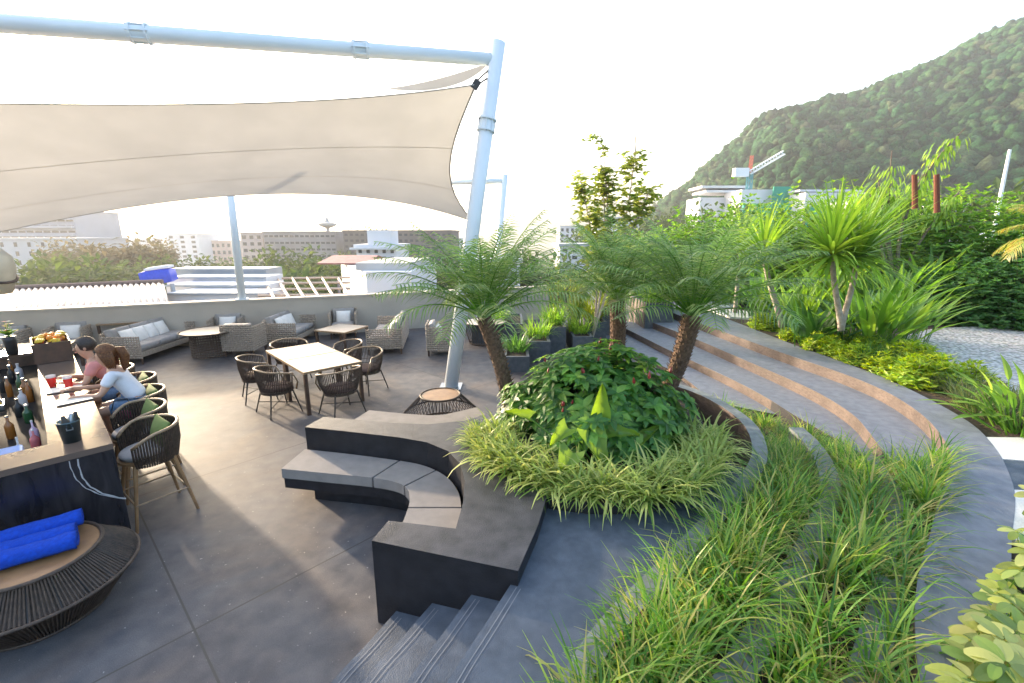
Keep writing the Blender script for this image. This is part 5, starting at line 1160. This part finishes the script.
# ---- taro with big arrow leaves in front of the shrub
t = empty('taro_plant', (.85, 4.0, .7), 0, 'bright green taro with big arrow-shaped leaves in front of the shrub', 'plant')
for (u, v, y, ax, ay, az_, L_, W_) in ((600, 415, 4.15, .05, .1, 1.0, .32, .19), (530, 418, 4.15, -1, -.1, .35, .26, .12), (568, 428, 4.0, -.5, -.3, -.35, .24, .17), (590, 430, 4.05, .35, -.5, -.75, .36, .26), (610, 433, 4.1, 1, -.2, .05, .28, .15), (572, 452, 3.85, -.35, -.5, -.45, .30, .22), (640, 440, 4.2, .7, .1, .5, .25, .13)):
    p = at(u, v, y=y); d_ = Vector((ax, ay, az_)).normalized(); b = MB(); n = 8; u_ = Vector((0, -.55, .8)); q = d_.cross(u_).normalized(); u2 = q.cross(d_).normalized(); rows = []
    for i in range(n+1):
        t_ = i/n; hw = W_/2*(1.0-t_)**.62*(1.12 if 0 < i < 4 else 1); row = []
        for j in range(-2, 3):
            f = j/2; back = -.17*L_*(abs(f)**1.5)*(1-t_)**3; row.append(p+d_*(L_*t_+back)+q*(f*hw)+u2*(.06*abs(f)-.16*L_*t_*t_+.012*math.sin(i*1.9+j*2)))
        rows.append(row)
    b.grid(rows); b.build('leaf', L_taro, t, world=True, smooth=True)
    b = MB(); b.tube([p, (p+Vector((.85, 4.05, .72)))/2+Vector((0, 0, -.04)), (.85+.05*ax, 4.05, .7)], [.007, .009, .011], 5); b.build('stalk', L_mid, t, world=True)

# ---- skirt of striped spider plants round the bed: individual tufts
def tuft(name, m, seed, n, L_, w, el=(25, 80), droop=(60, 110), lb='', cat='plant', grp=None, r=.05, nseg=5):
    rng = random.Random(seed); b = MB()
    for k in range(n): a = rng.uniform(0, 6.283); q = rng.uniform(0, r); b.blade((q*math.cos(a), q*math.sin(a), 0), a+rng.uniform(-.5, .5), R(rng.uniform(*el)), L_*rng.uniform(.6, 1.15), w*rng.uniform(.7, 1.2), rng.uniform(*droop), nseg)
    o = b.build(name, m); return tag(o, lb, cat, grp)
sp = [tuft('spider_plant', L_varieg, s_, 34, .37, .026, el=(12, 72), lb='', r=.04) for s_ in range(3)]
us = [False]*3
ring = smooth_line([(-.35, 4.75), (-.32, 4.35), (-.12, 4.02), (.12, 3.8), (.45, 3.62), (.8, 3.5), (1.15, 3.48), (1.5, 3.62), (1.85, 3.9), (2.08, 4.3), (2.12, 4.6)], 5)
rng = random.Random(31); k = 0
for row_, (off, z0) in enumerate(((-.02, .71), (.17, .72))):
    for p in offset_line(ring, off):
        if rng.random() < .25 and row_: continue
        i = k % 3; o = sp[i] if not us[i] else sp[i].copy()
        if us[i]: C.objects.link(o)
        us[i] = True; s_ = rng.uniform(.8, 1.15); place(o, (p[0]+rng.uniform(-.06, .06), p[1]+rng.uniform(-.06, .06), z0), rng.uniform(0, 6), 'striped green and cream spider plant in the skirt round the shrub', s_); tag(o, cat='plant', group='striped spider plants round the raised bed'); k += 1

# ---- long grass of the middle bed (nobody could count it)
def grass_field(name, poly, n, seed, m, L_, w, lb, z, nb=(14, 22), el=(48, 88), droop=(35, 105), mind=0, hf=None, zf=None):
    rng = random.Random(seed); b = MB()
    for p in scatter(poly, n, rng, mind):
        nb_ = rng.randint(*nb); s_ = rng.uniform(.75, 1.2)*(hf(p) if hf else 1)
        zz = zf(p) if zf else z
        for k in range(nb_): a = rng.uniform(0, 6.283); q = rng.uniform(0, .05); b.blade((p[0]+q*math.cos(a), p[1]+q*math.sin(a), zz), a, R(rng.uniform(*el)), L_*s_*rng.uniform(.5, 1.15), w*rng.uniform(.7, 1.25), rng.uniform(*droop), 5)
    return tag(b.build(name, m), lb, 'grass', kind='stuff')
GF = [p for p in GRASS]
def nostrip(p):
    return 1
KIp = KI
def dist_k(p): return min(math.hypot(p[0]-q[0], p[1]-q[1]) for q in KIp)
GF2 = offset_line(KI, .17); GF2 = [p for p in GF2 if p[1] > -.4]
GPOLY = [(3.35, 7.6), (4.05, 6.8), (4.08, 5.73), (4.12, 5.2), (4.1, 4.7), (4.4, 4.35), (3.9, 3.8), (3.2, 3.12), (2.5, 2.45), (1.9, 1.65), (1.5, .8), (1.3, -.2)]+GF2[::-1]
hfun = lambda p: .60 if p[1] > 5.6 else .75 if p[1] > 4.8 else .9 if p[1] > 3.8 else 1.1
STR = [offset_line(KI, o_+.085) for o_ in (.62, 1.12, 1.62)]
def off_strip(p): return all(min(math.hypot(p[0]-q[0], p[1]-q[1]) for q in S_) > .17 for S_ in [[a_ for a_ in L_ if abs(a_[1]-p[1]) < 1.2] for L_ in STR] if S_)
def dense(poly):
    xs = random.Random(404); out = []
    for p in scatter(poly, 1000, xs, .088):
        if off_strip(p) or xs.random() < .04: out.append(p)
    return out
rng = random.Random(41); b = MB(); TP = dense(GPOLY)
for p in TP:
    near = p[1] < 3.9; s_ = rng.choice((.65, .85, 1.0, 1.0, 1.25))*hfun(p); nb_ = rng.randint(16, 32); lean = (rng.uniform(-.6, .6), rng.uniform(-.6, .6)); el0 = rng.uniform(-8, 6)
    for k in range(nb_):
        a = rng.uniform(0, 6.283); q = rng.uniform(0, .05); x = math.cos(a)+lean[0]; y = math.sin(a)+lean[1]
        b.blade((p[0]+q*math.cos(a), p[1]+q*math.sin(a), bedz(p[1])), math.atan2(y, x), R(rng.uniform(42, 86)+el0), .46*s_*rng.uniform(.45, 1.2), (.019 if near else .0135)*rng.uniform(.6, 1.25), rng.uniform(25, 125), 5)
# tufts hanging over the kerb towards the path
for p in offset_line(KI, .2):
    if not (-.3 < p[1] < 4.3): continue
    for rep in range(2):
        px_, py_ = p[0]+rng.uniform(-.05, .15), p[1]+rng.uniform(-.08, .08)
        for k in range(16): a = rng.uniform(0, 6.283); b.blade((px_, py_, .46), math.atan2(math.sin(a)+.2, math.cos(a)-.9), R(rng.uniform(35, 80)), .42*rng.uniform(.5, 1.15), .012*rng.uniform(.7, 1.2), rng.uniform(40, 120), 5)
for p in offset_line([q for q in Ra if -.2 < q[1] < 4.6], -.07):
    for rep in range(2):
        px_, py_ = p[0]+rng.uniform(-.12, .04), p[1]+rng.uniform(-.08, .08)
        for k in range(16): a = rng.uniform(0, 6.283); b.blade((px_, py_, .45), math.atan2(math.sin(a)-.2, math.cos(a)+.7), R(rng.uniform(35, 85)), .52*rng.uniform(.5, 1.15), .016*rng.uniform(.7, 1.2), rng.uniform(40, 120), 5)
tag(b.build('long_grass', L_grass), 'long green grass growing in the bed between the path and the steps', 'grass', kind='stuff')
b_far = grass_field('dry_grass', GPOLY, 230, 42, leafmat('straw_leaf', [(.30, .21, .07), (.42, .32, .13), (.22, .20, .05)], .3), .34, .008, 'dry straw-coloured blades among the long grass', .44, nb=(8, 16), el=(15, 75), hf=hfun, zf=lambda p: bedz(p[1]))

# ---- planters beside the steps
def bushy_grass(name, loc, r, h, n, seed, m, lb, w=.02, el=(35, 88), droop=(40, 110), cat='plant', grp=None):
    rng = random.Random(seed); b = MB()
    for k in range(n): a = rng.uniform(0, 6.283); q = r*math.sqrt(rng.random())*.6; b.blade((q*math.cos(a), q*math.sin(a), 0), a+rng.uniform(-1, 1), R(rng.uniform(*el)), h*rng.uniform(.5, 1.2), w*rng.uniform(.6, 1.2), rng.uniform(*droop), 5)
    t = empty(name, loc, 0, lb, cat, grp); b.build('leaves', m, t); return t
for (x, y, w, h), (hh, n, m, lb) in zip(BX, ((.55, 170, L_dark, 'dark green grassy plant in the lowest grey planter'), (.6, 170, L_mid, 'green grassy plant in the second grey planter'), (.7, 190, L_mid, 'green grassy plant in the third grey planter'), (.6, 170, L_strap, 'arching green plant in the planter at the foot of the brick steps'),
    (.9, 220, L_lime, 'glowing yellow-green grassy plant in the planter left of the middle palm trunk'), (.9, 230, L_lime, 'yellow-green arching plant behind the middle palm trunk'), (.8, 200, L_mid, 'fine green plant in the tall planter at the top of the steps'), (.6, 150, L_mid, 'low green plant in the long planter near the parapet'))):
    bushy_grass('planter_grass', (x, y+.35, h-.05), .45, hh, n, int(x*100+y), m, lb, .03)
def bamboo(loc, h, r, n, seed, m, lb):
    rng = random.Random(seed); t = empty('bamboo_clump', loc, 0, lb, 'bamboo'); bs = MB(); bl = MB()
    for k in range(n):
        a = rng.uniform(0, 6.28); q = rng.uniform(0, r*.35); p = Vector((q*math.cos(a), q*math.sin(a), 0)); hh = h*rng.uniform(.65, 1.05); lean = rng.uniform(.1, .4)*r; pts = [p+Vector((math.cos(a)*lean*f*f, math.sin(a)*lean*f*f, hh*f)) for f in (0, .3, .6, .85, 1)]; bs.tube(pts, [.012, .011, .009, .006, .002], 5)
        for j in range(34):
            f = rng.uniform(.25, 1); i = min(int(f*4), 3); c = pts[i].lerp(pts[i+1], f*4-i); aa = rng.uniform(0, 6.28); bl.leaf(c, (math.cos(aa), math.sin(aa), rng.uniform(-.7, .5)), (0, 0, 1), rng.uniform(.14, .26), .028, .35, 3, 'lance')
    bs.build('canes', L_mid, t); bl.build('leaves', m, t)
bamboo((1.6, 12.2, .4), 1.7, 1.1, 34, 51, L_lime, 'sunlit yellow-green bamboo clump behind the left palm')
bamboo((2.9, 13.6, .7), 1.5, 1.1, 30, 52, L_lime, 'yellow-green bamboo clump behind the middle palm')
bamboo((4.6, 14.2, .8), 1.3, 1.0, 26, 53, L_mid, 'darker green bamboo clump at the top of the steps')

# ---- sparse round-leaved tree behind the middle palm
rng = random.Random(61); tb = Vector((2.1, 11.6, .3)); t = empty('round_leaved_tree', tb, 0, 'slender young tree with sparse round leaves and bare top twigs behind the middle palm', 'tree')
bs = MB(); bl = MB()
br_ = [((600, 300), (612, 240), (608, 190), (603, 148), 13, True), ((604, 300), (625, 235), (634, 190), (637, 118), 12, True), ((600, 300), (598, 250), (586, 205), (580, 178), 10, False), ((604, 300), (620, 250), (640, 215), (650, 188), 9, False), ((602, 300), (610, 230), (604, 180), (597, 135), 4, False)]
for pts in br_:
    ps = [at(u, v, y=11.6+rng.uniform(-.3, .3)) for u, v in pts[:4]]; ps = [tb]+ps; sm = [bez(ps, k/12) for k in range(13)]; bs.tube(sm, [.03*(1-k/13)+.005 for k in range(13)], 5)
    for k in range(pts[4]*15):
        f = rng.uniform(.35, .88 if pts[5] else 1.0); c = bez(ps, f); a = rng.uniform(0, 6.28); tw_ = c+Vector((math.cos(a), math.sin(a)*.8, rng.uniform(-.1, .5)))*rng.uniform(.1, .42); bs.tube([c, tw_], [.006, .002], 3, cap=False)
        for j in range(5): aa = rng.uniform(0, 6.28); s_ = rng.uniform(.10, .17); bl.leaf(c.lerp(tw_, rng.uniform(.5, 1.05)), (math.cos(aa), math.sin(aa), rng.uniform(-.5, .6)), (rng.uniform(-.5, .5), -.4, 1), s_, s_*.85, .15, 3)
for a, c in ((at(603, 150, y=11.6), at(598, 128, y=11.6)), (at(603, 150, y=11.6), at(609, 136, y=11.6)), (at(636, 165, y=11.6), at(633, 112, y=11.6))): bs.tube([a, (a+c)/2+Vector((.02, 0, 0)), c], [.012, .008, .003], 4)
bs.build('trunk', M_bark_pale, t, world=True); bl.build('leaves', leafmat('round_leaf', [(.16, .24, .05), (.24, .32, .07), (.32, .36, .09)], .5), t, world=True)

# ---- dragon trees with strap-leaf heads on pale trunks
def strap_head(b, c, n, L_, w, rng, lo=-25, hi=88):
    for k in range(n): a = k*2.39996+rng.uniform(-.2, .2); f = (k+.5)/n; b.blade(c, a, R(hi-(hi-lo)*f**.9+rng.uniform(-5, 5)), L_*rng.uniform(.8, 1.1), w, rng.uniform(15, 50), 5)
def strap_tree(name, lb, stems, m, seed, L_=.75, w=.05, n=60, r=.05):
    rng = random.Random(seed); t = empty(name, stems[0][0], 0, lb, 'tree', 'strap-leaved garden trees'); b = MB(); bl = MB()
    for s in stems:
        P_ = [Vector(p) for p in s]; b.tube([bez(P_, k/8) for k in range(9)], [r*(1.15-.3*k/8) for k in range(9)], 10); strap_head(bl, P_[-1], n, L_, w, rng)
    b.build('trunk', M_bark_pale, t, smooth=True, world=True); bl.build('leaves', m, t, world=True); return t
strap_tree('dragon_tree', 'forked pale-trunked tree with round heads of long strap leaves above the steps', [[at(841, 330, y=8.9), at(842, 318, y=8.9), at(833, 290, y=8.85), at(832, 254, y=8.8)], [at(841, 330, y=8.9), at(842, 318, y=8.9), at(853, 290, y=8.95), at(858, 256, y=9.0)]], L_strap, 71, 1.45, .062, 230, .055)
strap_tree('dragon_tree', 'single leaning pale trunk with a spiky strap-leaf head left of the forked one', [[at(782, 326, y=10.3), at(778, 305, y=10.3), at(768, 285, y=10.3), at(764, 256, y=10.3)]], L_strap, 72, 1.25, .075, 110, .06)
strap_tree('dragon_tree', 'strap-leaved head rising behind the right palm fronds', [[at(735, 312, y=12), at(738, 280, y=12), at(740, 250, y=12)]], L_strap, 73, 1.25, .07, 100, .05)

# ---- broad upright leaves (heliconia, ginger)
def big_leaf_plant(name, loc, n, L_, W_, seed, m, lb, spread=.35, el=(45, 88), shape='lance', grp=None, stalk=.35):
    rng = random.Random(seed); t = empty(name, loc, 0, lb, 'plant', grp); b = MB(); bs = MB()
    for k in range(n):
        a = rng.uniform(0, 6.28); q = rng.uniform(0, spread); e = R(rng.uniform(*el)); d_ = Vector((math.cos(a)*math.cos(e), math.sin(a)*math.cos(e), math.sin(e))); p0 = Vector((q*math.cos(a), q*math.sin(a), 0)); p = p0+d_*L_*stalk*rng.uniform(.5, 1.3)+Vector((0, 0, L_*stalk*.3)); bs.tube([p0, p], [.012, .008], 4, cap=False)
        b.leaf(p, d_, Vector((-d_.x*d_.z, -d_.y*d_.z, 1)), L_*rng.uniform(.7, 1.1), W_*rng.uniform(.75, 1.15), .35, 6, shape, .3)
    bs.build('stalks', L_mid, t); b.build('leaves', m, t); return t
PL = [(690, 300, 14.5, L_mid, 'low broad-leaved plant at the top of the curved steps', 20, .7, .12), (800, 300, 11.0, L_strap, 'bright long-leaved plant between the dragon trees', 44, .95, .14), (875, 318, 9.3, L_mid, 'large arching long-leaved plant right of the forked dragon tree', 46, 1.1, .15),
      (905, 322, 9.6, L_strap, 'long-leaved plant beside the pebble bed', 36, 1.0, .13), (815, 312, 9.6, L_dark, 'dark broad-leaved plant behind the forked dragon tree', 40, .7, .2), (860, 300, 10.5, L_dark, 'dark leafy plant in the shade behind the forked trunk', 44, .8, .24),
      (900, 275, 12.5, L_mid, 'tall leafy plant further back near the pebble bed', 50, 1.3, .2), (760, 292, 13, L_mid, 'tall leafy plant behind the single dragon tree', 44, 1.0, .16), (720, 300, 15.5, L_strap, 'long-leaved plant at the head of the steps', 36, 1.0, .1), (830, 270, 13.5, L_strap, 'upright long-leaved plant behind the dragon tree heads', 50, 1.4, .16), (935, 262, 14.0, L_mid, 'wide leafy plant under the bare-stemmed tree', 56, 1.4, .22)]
for i, (u, v, y, m, lb, n, L_, W_) in enumerate(PL): p = at(u, v, y=y); big_leaf_plant('broad_leaf_plant', (p.x, y, .55), n, L_, W_, 100+i, m, lb, .5)
# lime ground cover and low plants along the deck edge
def leafy_mound(name, loc, r, h, n, seed, m, lb, ls=.07, lw=.5, cat='shrub', grp=None, shape='ovate'):
    rng = random.Random(seed); t = empty(name, loc, 0, lb, cat, grp); b = MB(); bs = MB()
    for k in range(n):
        d_ = Vector((rng.gauss(0, 1), rng.gauss(0, 1), abs(rng.gauss(0, 1)))).normalized(); q = rng.uniform(.5, 1.03); p = Vector((d_.x*r*q, d_.y*r*q, d_.z*h*q)); p *= (1+.28*noise.noise(p*3+Vector((seed, 0, 0))))
        if k % 8 == 0: bs.tube([p*.25, p], [.008, .003], 4, cap=False)
        n_ = 4; a0 = rng.uniform(0, 6.3)
        for j in range(n_):
            a = a0+j*2*PI/n_; dd = Vector((math.cos(a), math.sin(a), rng.uniform(-.2, .8)))+d_*.6; b.leaf(p, dd, d_+Vector((0, 0, .6)), ls*rng.uniform(.7, 1.3), ls*lw, .25, 2, shape)
    bs.build('stems', M_bark, t); b.build('leaves', m, t); return t
rng = random.Random(81); k = 0
edge = [p for p in OUT if 6.6 < p[1] < 12]
LM = leafmat('lime_mound_leaf', [(.13, .27, .02), (.24, .38, .03), (.36, .44, .04), (.09, .22, .02)], .45)
lm = [leafy_mound('lime_shrub', (0, 0, 0), .34, .40, 150, 90+j, LM, '', .13, .32, shape='lance') for j in range(3)]; us = [False]*3
for off in (.3, .72, 1.15):
    for p in offset_line(edge, off)[::2]:
        if rng.random() < .15: continue
        i = k % 3; o = lm[i] if not us[i] else copy_tree(lm[i]); us[i] = True; k += 1; s_ = rng.uniform(.75, 1.15)
        place(o, (p[0]+rng.uniform(-.12, .12), p[1]+rng.uniform(-.12, .12), .55), rng.uniform(0, 6), 'low lime-green shrub in the border along the top step', s_); tag(o, cat='shrub', group='lime-green shrubs along the top step')
# grasses between deck and pebble bed
SP2 = [(6.5, 6.9), (7.5, 8.3), (7.0, 7.0), (7.6, 5.9), (8.6, 5.4), (7.6, 4.9), (6.2, 5.0), (6.0, 5.4), (6.35, 6.3)]
grass_field('border_grass', SP2, 170, 43, leafmat('border_grass_leaf', [(.04, .09, .02), (.07, .13, .03), (.12, .16, .05), (.18, .16, .07)], .3), .40, .012, 'short dark green border grass between the deck and the pebble bed', .55, nb=(18, 30))
grass_field('border_grass_tall', [(6.4, 8.2), (7.4, 9.6), (8.4, 9.6), (7.6, 8.0), (6.6, 7.2)], 60, 44, L_dark, .45, .012, 'dark grass at the corner of the pebble bed', .55, nb=(22, 34))
for u, v, lb in ((943, 378, 'pale striped spider plant beside the pebble bed'), (968, 384, 'second pale striped spider plant right of the first, beside the pebble bed'), (905, 352, 'small yellow-green spider plant near the dark grass')):
    p = at(u, v, .62); o = sp[0].copy(); C.objects.link(o); place(o, (p.x, p.y, .6), 1.0, lb, 1.45); tag(o, cat='plant', group='striped spider plants by the pebble bed')
# tall green plumeria-like plant at the right edge by the pebbles
p = at(1015, 430, .6); big_leaf_plant('long_leaved_plant', (p.x+.1, p.y, .58), 60, .34, .085, 120, L_strap, 'bright green upright plant with long leaves at the right edge by the pebble bed', .3, (10, 85), 'lance', None, 1.1)
# hedge and trees on the right behind the pebble bed
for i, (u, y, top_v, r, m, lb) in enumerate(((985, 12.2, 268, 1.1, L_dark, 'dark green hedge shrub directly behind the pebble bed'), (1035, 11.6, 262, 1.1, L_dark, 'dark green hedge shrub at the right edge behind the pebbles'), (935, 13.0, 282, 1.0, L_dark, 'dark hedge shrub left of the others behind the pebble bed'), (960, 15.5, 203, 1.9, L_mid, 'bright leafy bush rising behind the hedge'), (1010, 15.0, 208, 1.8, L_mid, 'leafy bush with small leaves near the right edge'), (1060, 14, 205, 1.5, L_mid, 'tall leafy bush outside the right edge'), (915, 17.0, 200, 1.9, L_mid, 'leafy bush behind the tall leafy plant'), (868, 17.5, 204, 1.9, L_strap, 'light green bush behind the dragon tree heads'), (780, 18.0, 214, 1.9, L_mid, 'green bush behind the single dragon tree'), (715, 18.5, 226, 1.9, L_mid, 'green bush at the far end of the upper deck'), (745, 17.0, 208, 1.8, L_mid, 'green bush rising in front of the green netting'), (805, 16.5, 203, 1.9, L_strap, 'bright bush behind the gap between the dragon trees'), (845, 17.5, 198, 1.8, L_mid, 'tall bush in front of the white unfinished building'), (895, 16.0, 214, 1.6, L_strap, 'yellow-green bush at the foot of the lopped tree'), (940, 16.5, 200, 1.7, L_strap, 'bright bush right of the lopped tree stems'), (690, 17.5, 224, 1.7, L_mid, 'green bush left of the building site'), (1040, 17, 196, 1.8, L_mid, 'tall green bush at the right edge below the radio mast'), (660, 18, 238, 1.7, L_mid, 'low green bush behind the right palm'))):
    q = at(u, top_v-9, y=y); leafy_mound('garden_bush', (q.x, y, .5), r, max(.5, q.z-.5), 1500, 130+i, m, lb, .17 if m != L_dark else .13, .6)
L_hedge = leafmat('pale_edge_leaf', [(.06, .11, .03), (.16, .20, .07), (.26, .28, .12)], .3)
for i, u in enumerate((950, 975, 1000, 1025)): q = at(u, 322, .6); leafy_mound('low_hedge', (q.x, q.y+.25, .55), .55, .42, 260, 150+i, L_hedge, ['pale-leaved low hedge plant at the far left edge of the pebble bed', 'pale-leaved low hedge plant in the middle of the pebble bed edge', 'pale-leaved low hedge plant right of the middle', 'pale-leaved low hedge plant at the right edge of the photo'][i], .07, .7)
# tree with cut red stubs, bare stems and hanging leaves
rng = random.Random(91); tb = at(905, 300, y=15); tb.z = .5; t = empty('lopped_tree', tb, 0, 'lopped tree with bare brown stems, hanging leaves and red-brown cut stubs', 'tree'); bs = MB(); bl = MB()
for pts in (((880, 260), (876, 215), (868, 188)), ((885, 260), (884, 210), (878, 178)), ((888, 260), (898, 205), (930, 160), (965, 128)), ((890, 260), (902, 200), (925, 172)), ((892, 262), (940, 215), (960, 190)), ((886, 262), (886, 215), (892, 150))):
    ps = [tb]+[at(u, v, y=15) for u, v in pts]; bs.tube([bez(ps, k/10) for k in range(11)], [.06*(1-k/11)+.008 for k in range(11)], 6)
    for k in range(120):
        c = bez(ps, rng.uniform(.62, .93)); a = rng.uniform(0, 6.28); c = c+Vector((math.cos(a), math.sin(a), 0))*rng.uniform(0, .5); bl.leaf(c, (math.cos(a)*.5, math.sin(a)*.5, -.8), (math.cos(a), math.sin(a), .4), rng.uniform(.18, .32), .07, .2, 3, 'lance')
bs.build('trunk', M_bark, t, world=True); bl.build('leaves', L_strap, t, world=True)
for u, v0, v1 in ((915, 196, 176), (937, 200, 176)): b = MB(); b.tube([at(u, v0+12, y=13.5), at(u-.5, v1-2, y=13.5)], [.075, .065], 10); b.build('cut_stub', mat('red_brown_stub', (.13, .04, .022), .85, scale=20, bump=.8), t, world=True)
# fan of yellowish palm leaves entering at the right edge
q = at(1040, 232, y=9); t = empty('yellow_palm', (q.x+.5, 9, .5), 0, 'yellowing palm fronds entering the picture at the right edge', 'palm'); bl = MB(); br = MB(); rng = random.Random(95)
for k in range(16): frond(bl, br, (q.x+.5, 9, q.z), rng.uniform(0, 6.28), R(rng.uniform(-10, 60)), 1.1, 70, rng, 26, .3, .022)
bs = MB(); bs.tube([(q.x+.5, 9, .5), (q.x+.5, 9, q.z)], [.1, .07], 10); bs.build('trunk', M_palmbark, t, world=True); br.build('leaf_stalks', L_mid, t, world=True); bl.build('fronds', leafmat('yellow_palm_leaf', [(.30, .22, .04), (.22, .24, .05), (.14, .2, .04)], .35), t, world=True)

rng = random.Random(123); b = MB(); poly = OUT[20:44]+[(7.6, 4.9), (8.0, 6.0), (7.0, 7.2), (7.4, 8.6), (6.9, 9.4)]
for p in scatter([(6.2, 9.4), (7.3, 9.2), (7.1, 7.2), (7.7, 5.9), (8.4, 5.0), (6.4, 4.98), (5.85, 5.1), (6.25, 6.4), (6.35, 7.4)], 420, rng): a = rng.uniform(0, 6.28); b.leaf((p[0], p[1], .565+rng.uniform(0, .02)), (math.cos(a), math.sin(a), rng.uniform(-.1, .3)), (0, 0, 1), rng.uniform(.03, .08), .025, .2, 2)
tag(b.build('leaf_litter', leafmat('litter_leaf', [(.10, .055, .02), (.20, .13, .05), (.07, .08, .02), (.28, .20, .08)], .1)), 'fallen brown leaves on the border soil', 'leaf litter', kind='stuff')
# ---- cream-variegated schefflera in the bottom right corner
rng = random.Random(99); t = empty('variegated_shrub', (2.75, 2.0, .55), 0, 'cream and green variegated umbrella shrub in the bottom right corner', 'shrub'); bl = MB(); bs = MB()
for k in range(170):
    u_ = rng.uniform(965, 1120); v_p = rng.uniform(max(480, 700-(u_-940)*2.2), 800); d0 = rng.uniform(.75, 1.15); p = at(u_, v_p, rng.uniform(.62, 1.0)); c0 = Vector((p.x+rng.uniform(-.1, .1), p.y+rng.uniform(-.1, .1), .55))
    if p.y < .9: continue
    bs.tube([c0, p], [.006, .003], 4, cap=False); tilt = Vector((rng.uniform(-.5, .3), rng.uniform(-.6, .3), 1)).normalized(); x_ = tilt.orthogonal().normalized(); y_ = tilt.cross(x_); n_ = rng.randint(5, 8); l_ = rng.uniform(.085, .14); a0 = rng.uniform(0, 1)
    for j in range(n_): a = a0+j*2*PI/n_; dd = (x_*math.cos(a)+y_*math.sin(a)-tilt*rng.uniform(.0, .35)).normalized(); bl.leaf(p+dd*.012, dd, tilt, l_*rng.uniform(.8, 1.05), l_*.52, .3, 6, 'round', .12)
bs.build('stems', L_mid, t, world=True); bl.build('leaves', L_scheff, t, world=True)

# ================================================================ AIR
b = MB(); b.box((0, 1500, 165), (7200, 4200, 372))
hz = b.build('haze', None); hz.data.materials.clear(); m = bpy.data.materials.new('haze_air'); m.use_nodes = True; n = m.node_tree; n.nodes.clear()
v_ = n.nodes.new('ShaderNodeVolumePrincipled'); v_.inputs['Color'].default_value = (.9, .92, .95, 1); v_.inputs['Density'].default_value = .0004; v_.inputs['Anisotropy'].default_value = .45
o_ = n.nodes.new('ShaderNodeOutputMaterial'); n.links.new(v_.outputs[0], o_.inputs['Volume']); hz.data.materials.append(m); tag(hz, 'thin pale haze over the town and hills', 'haze', kind='stuff')
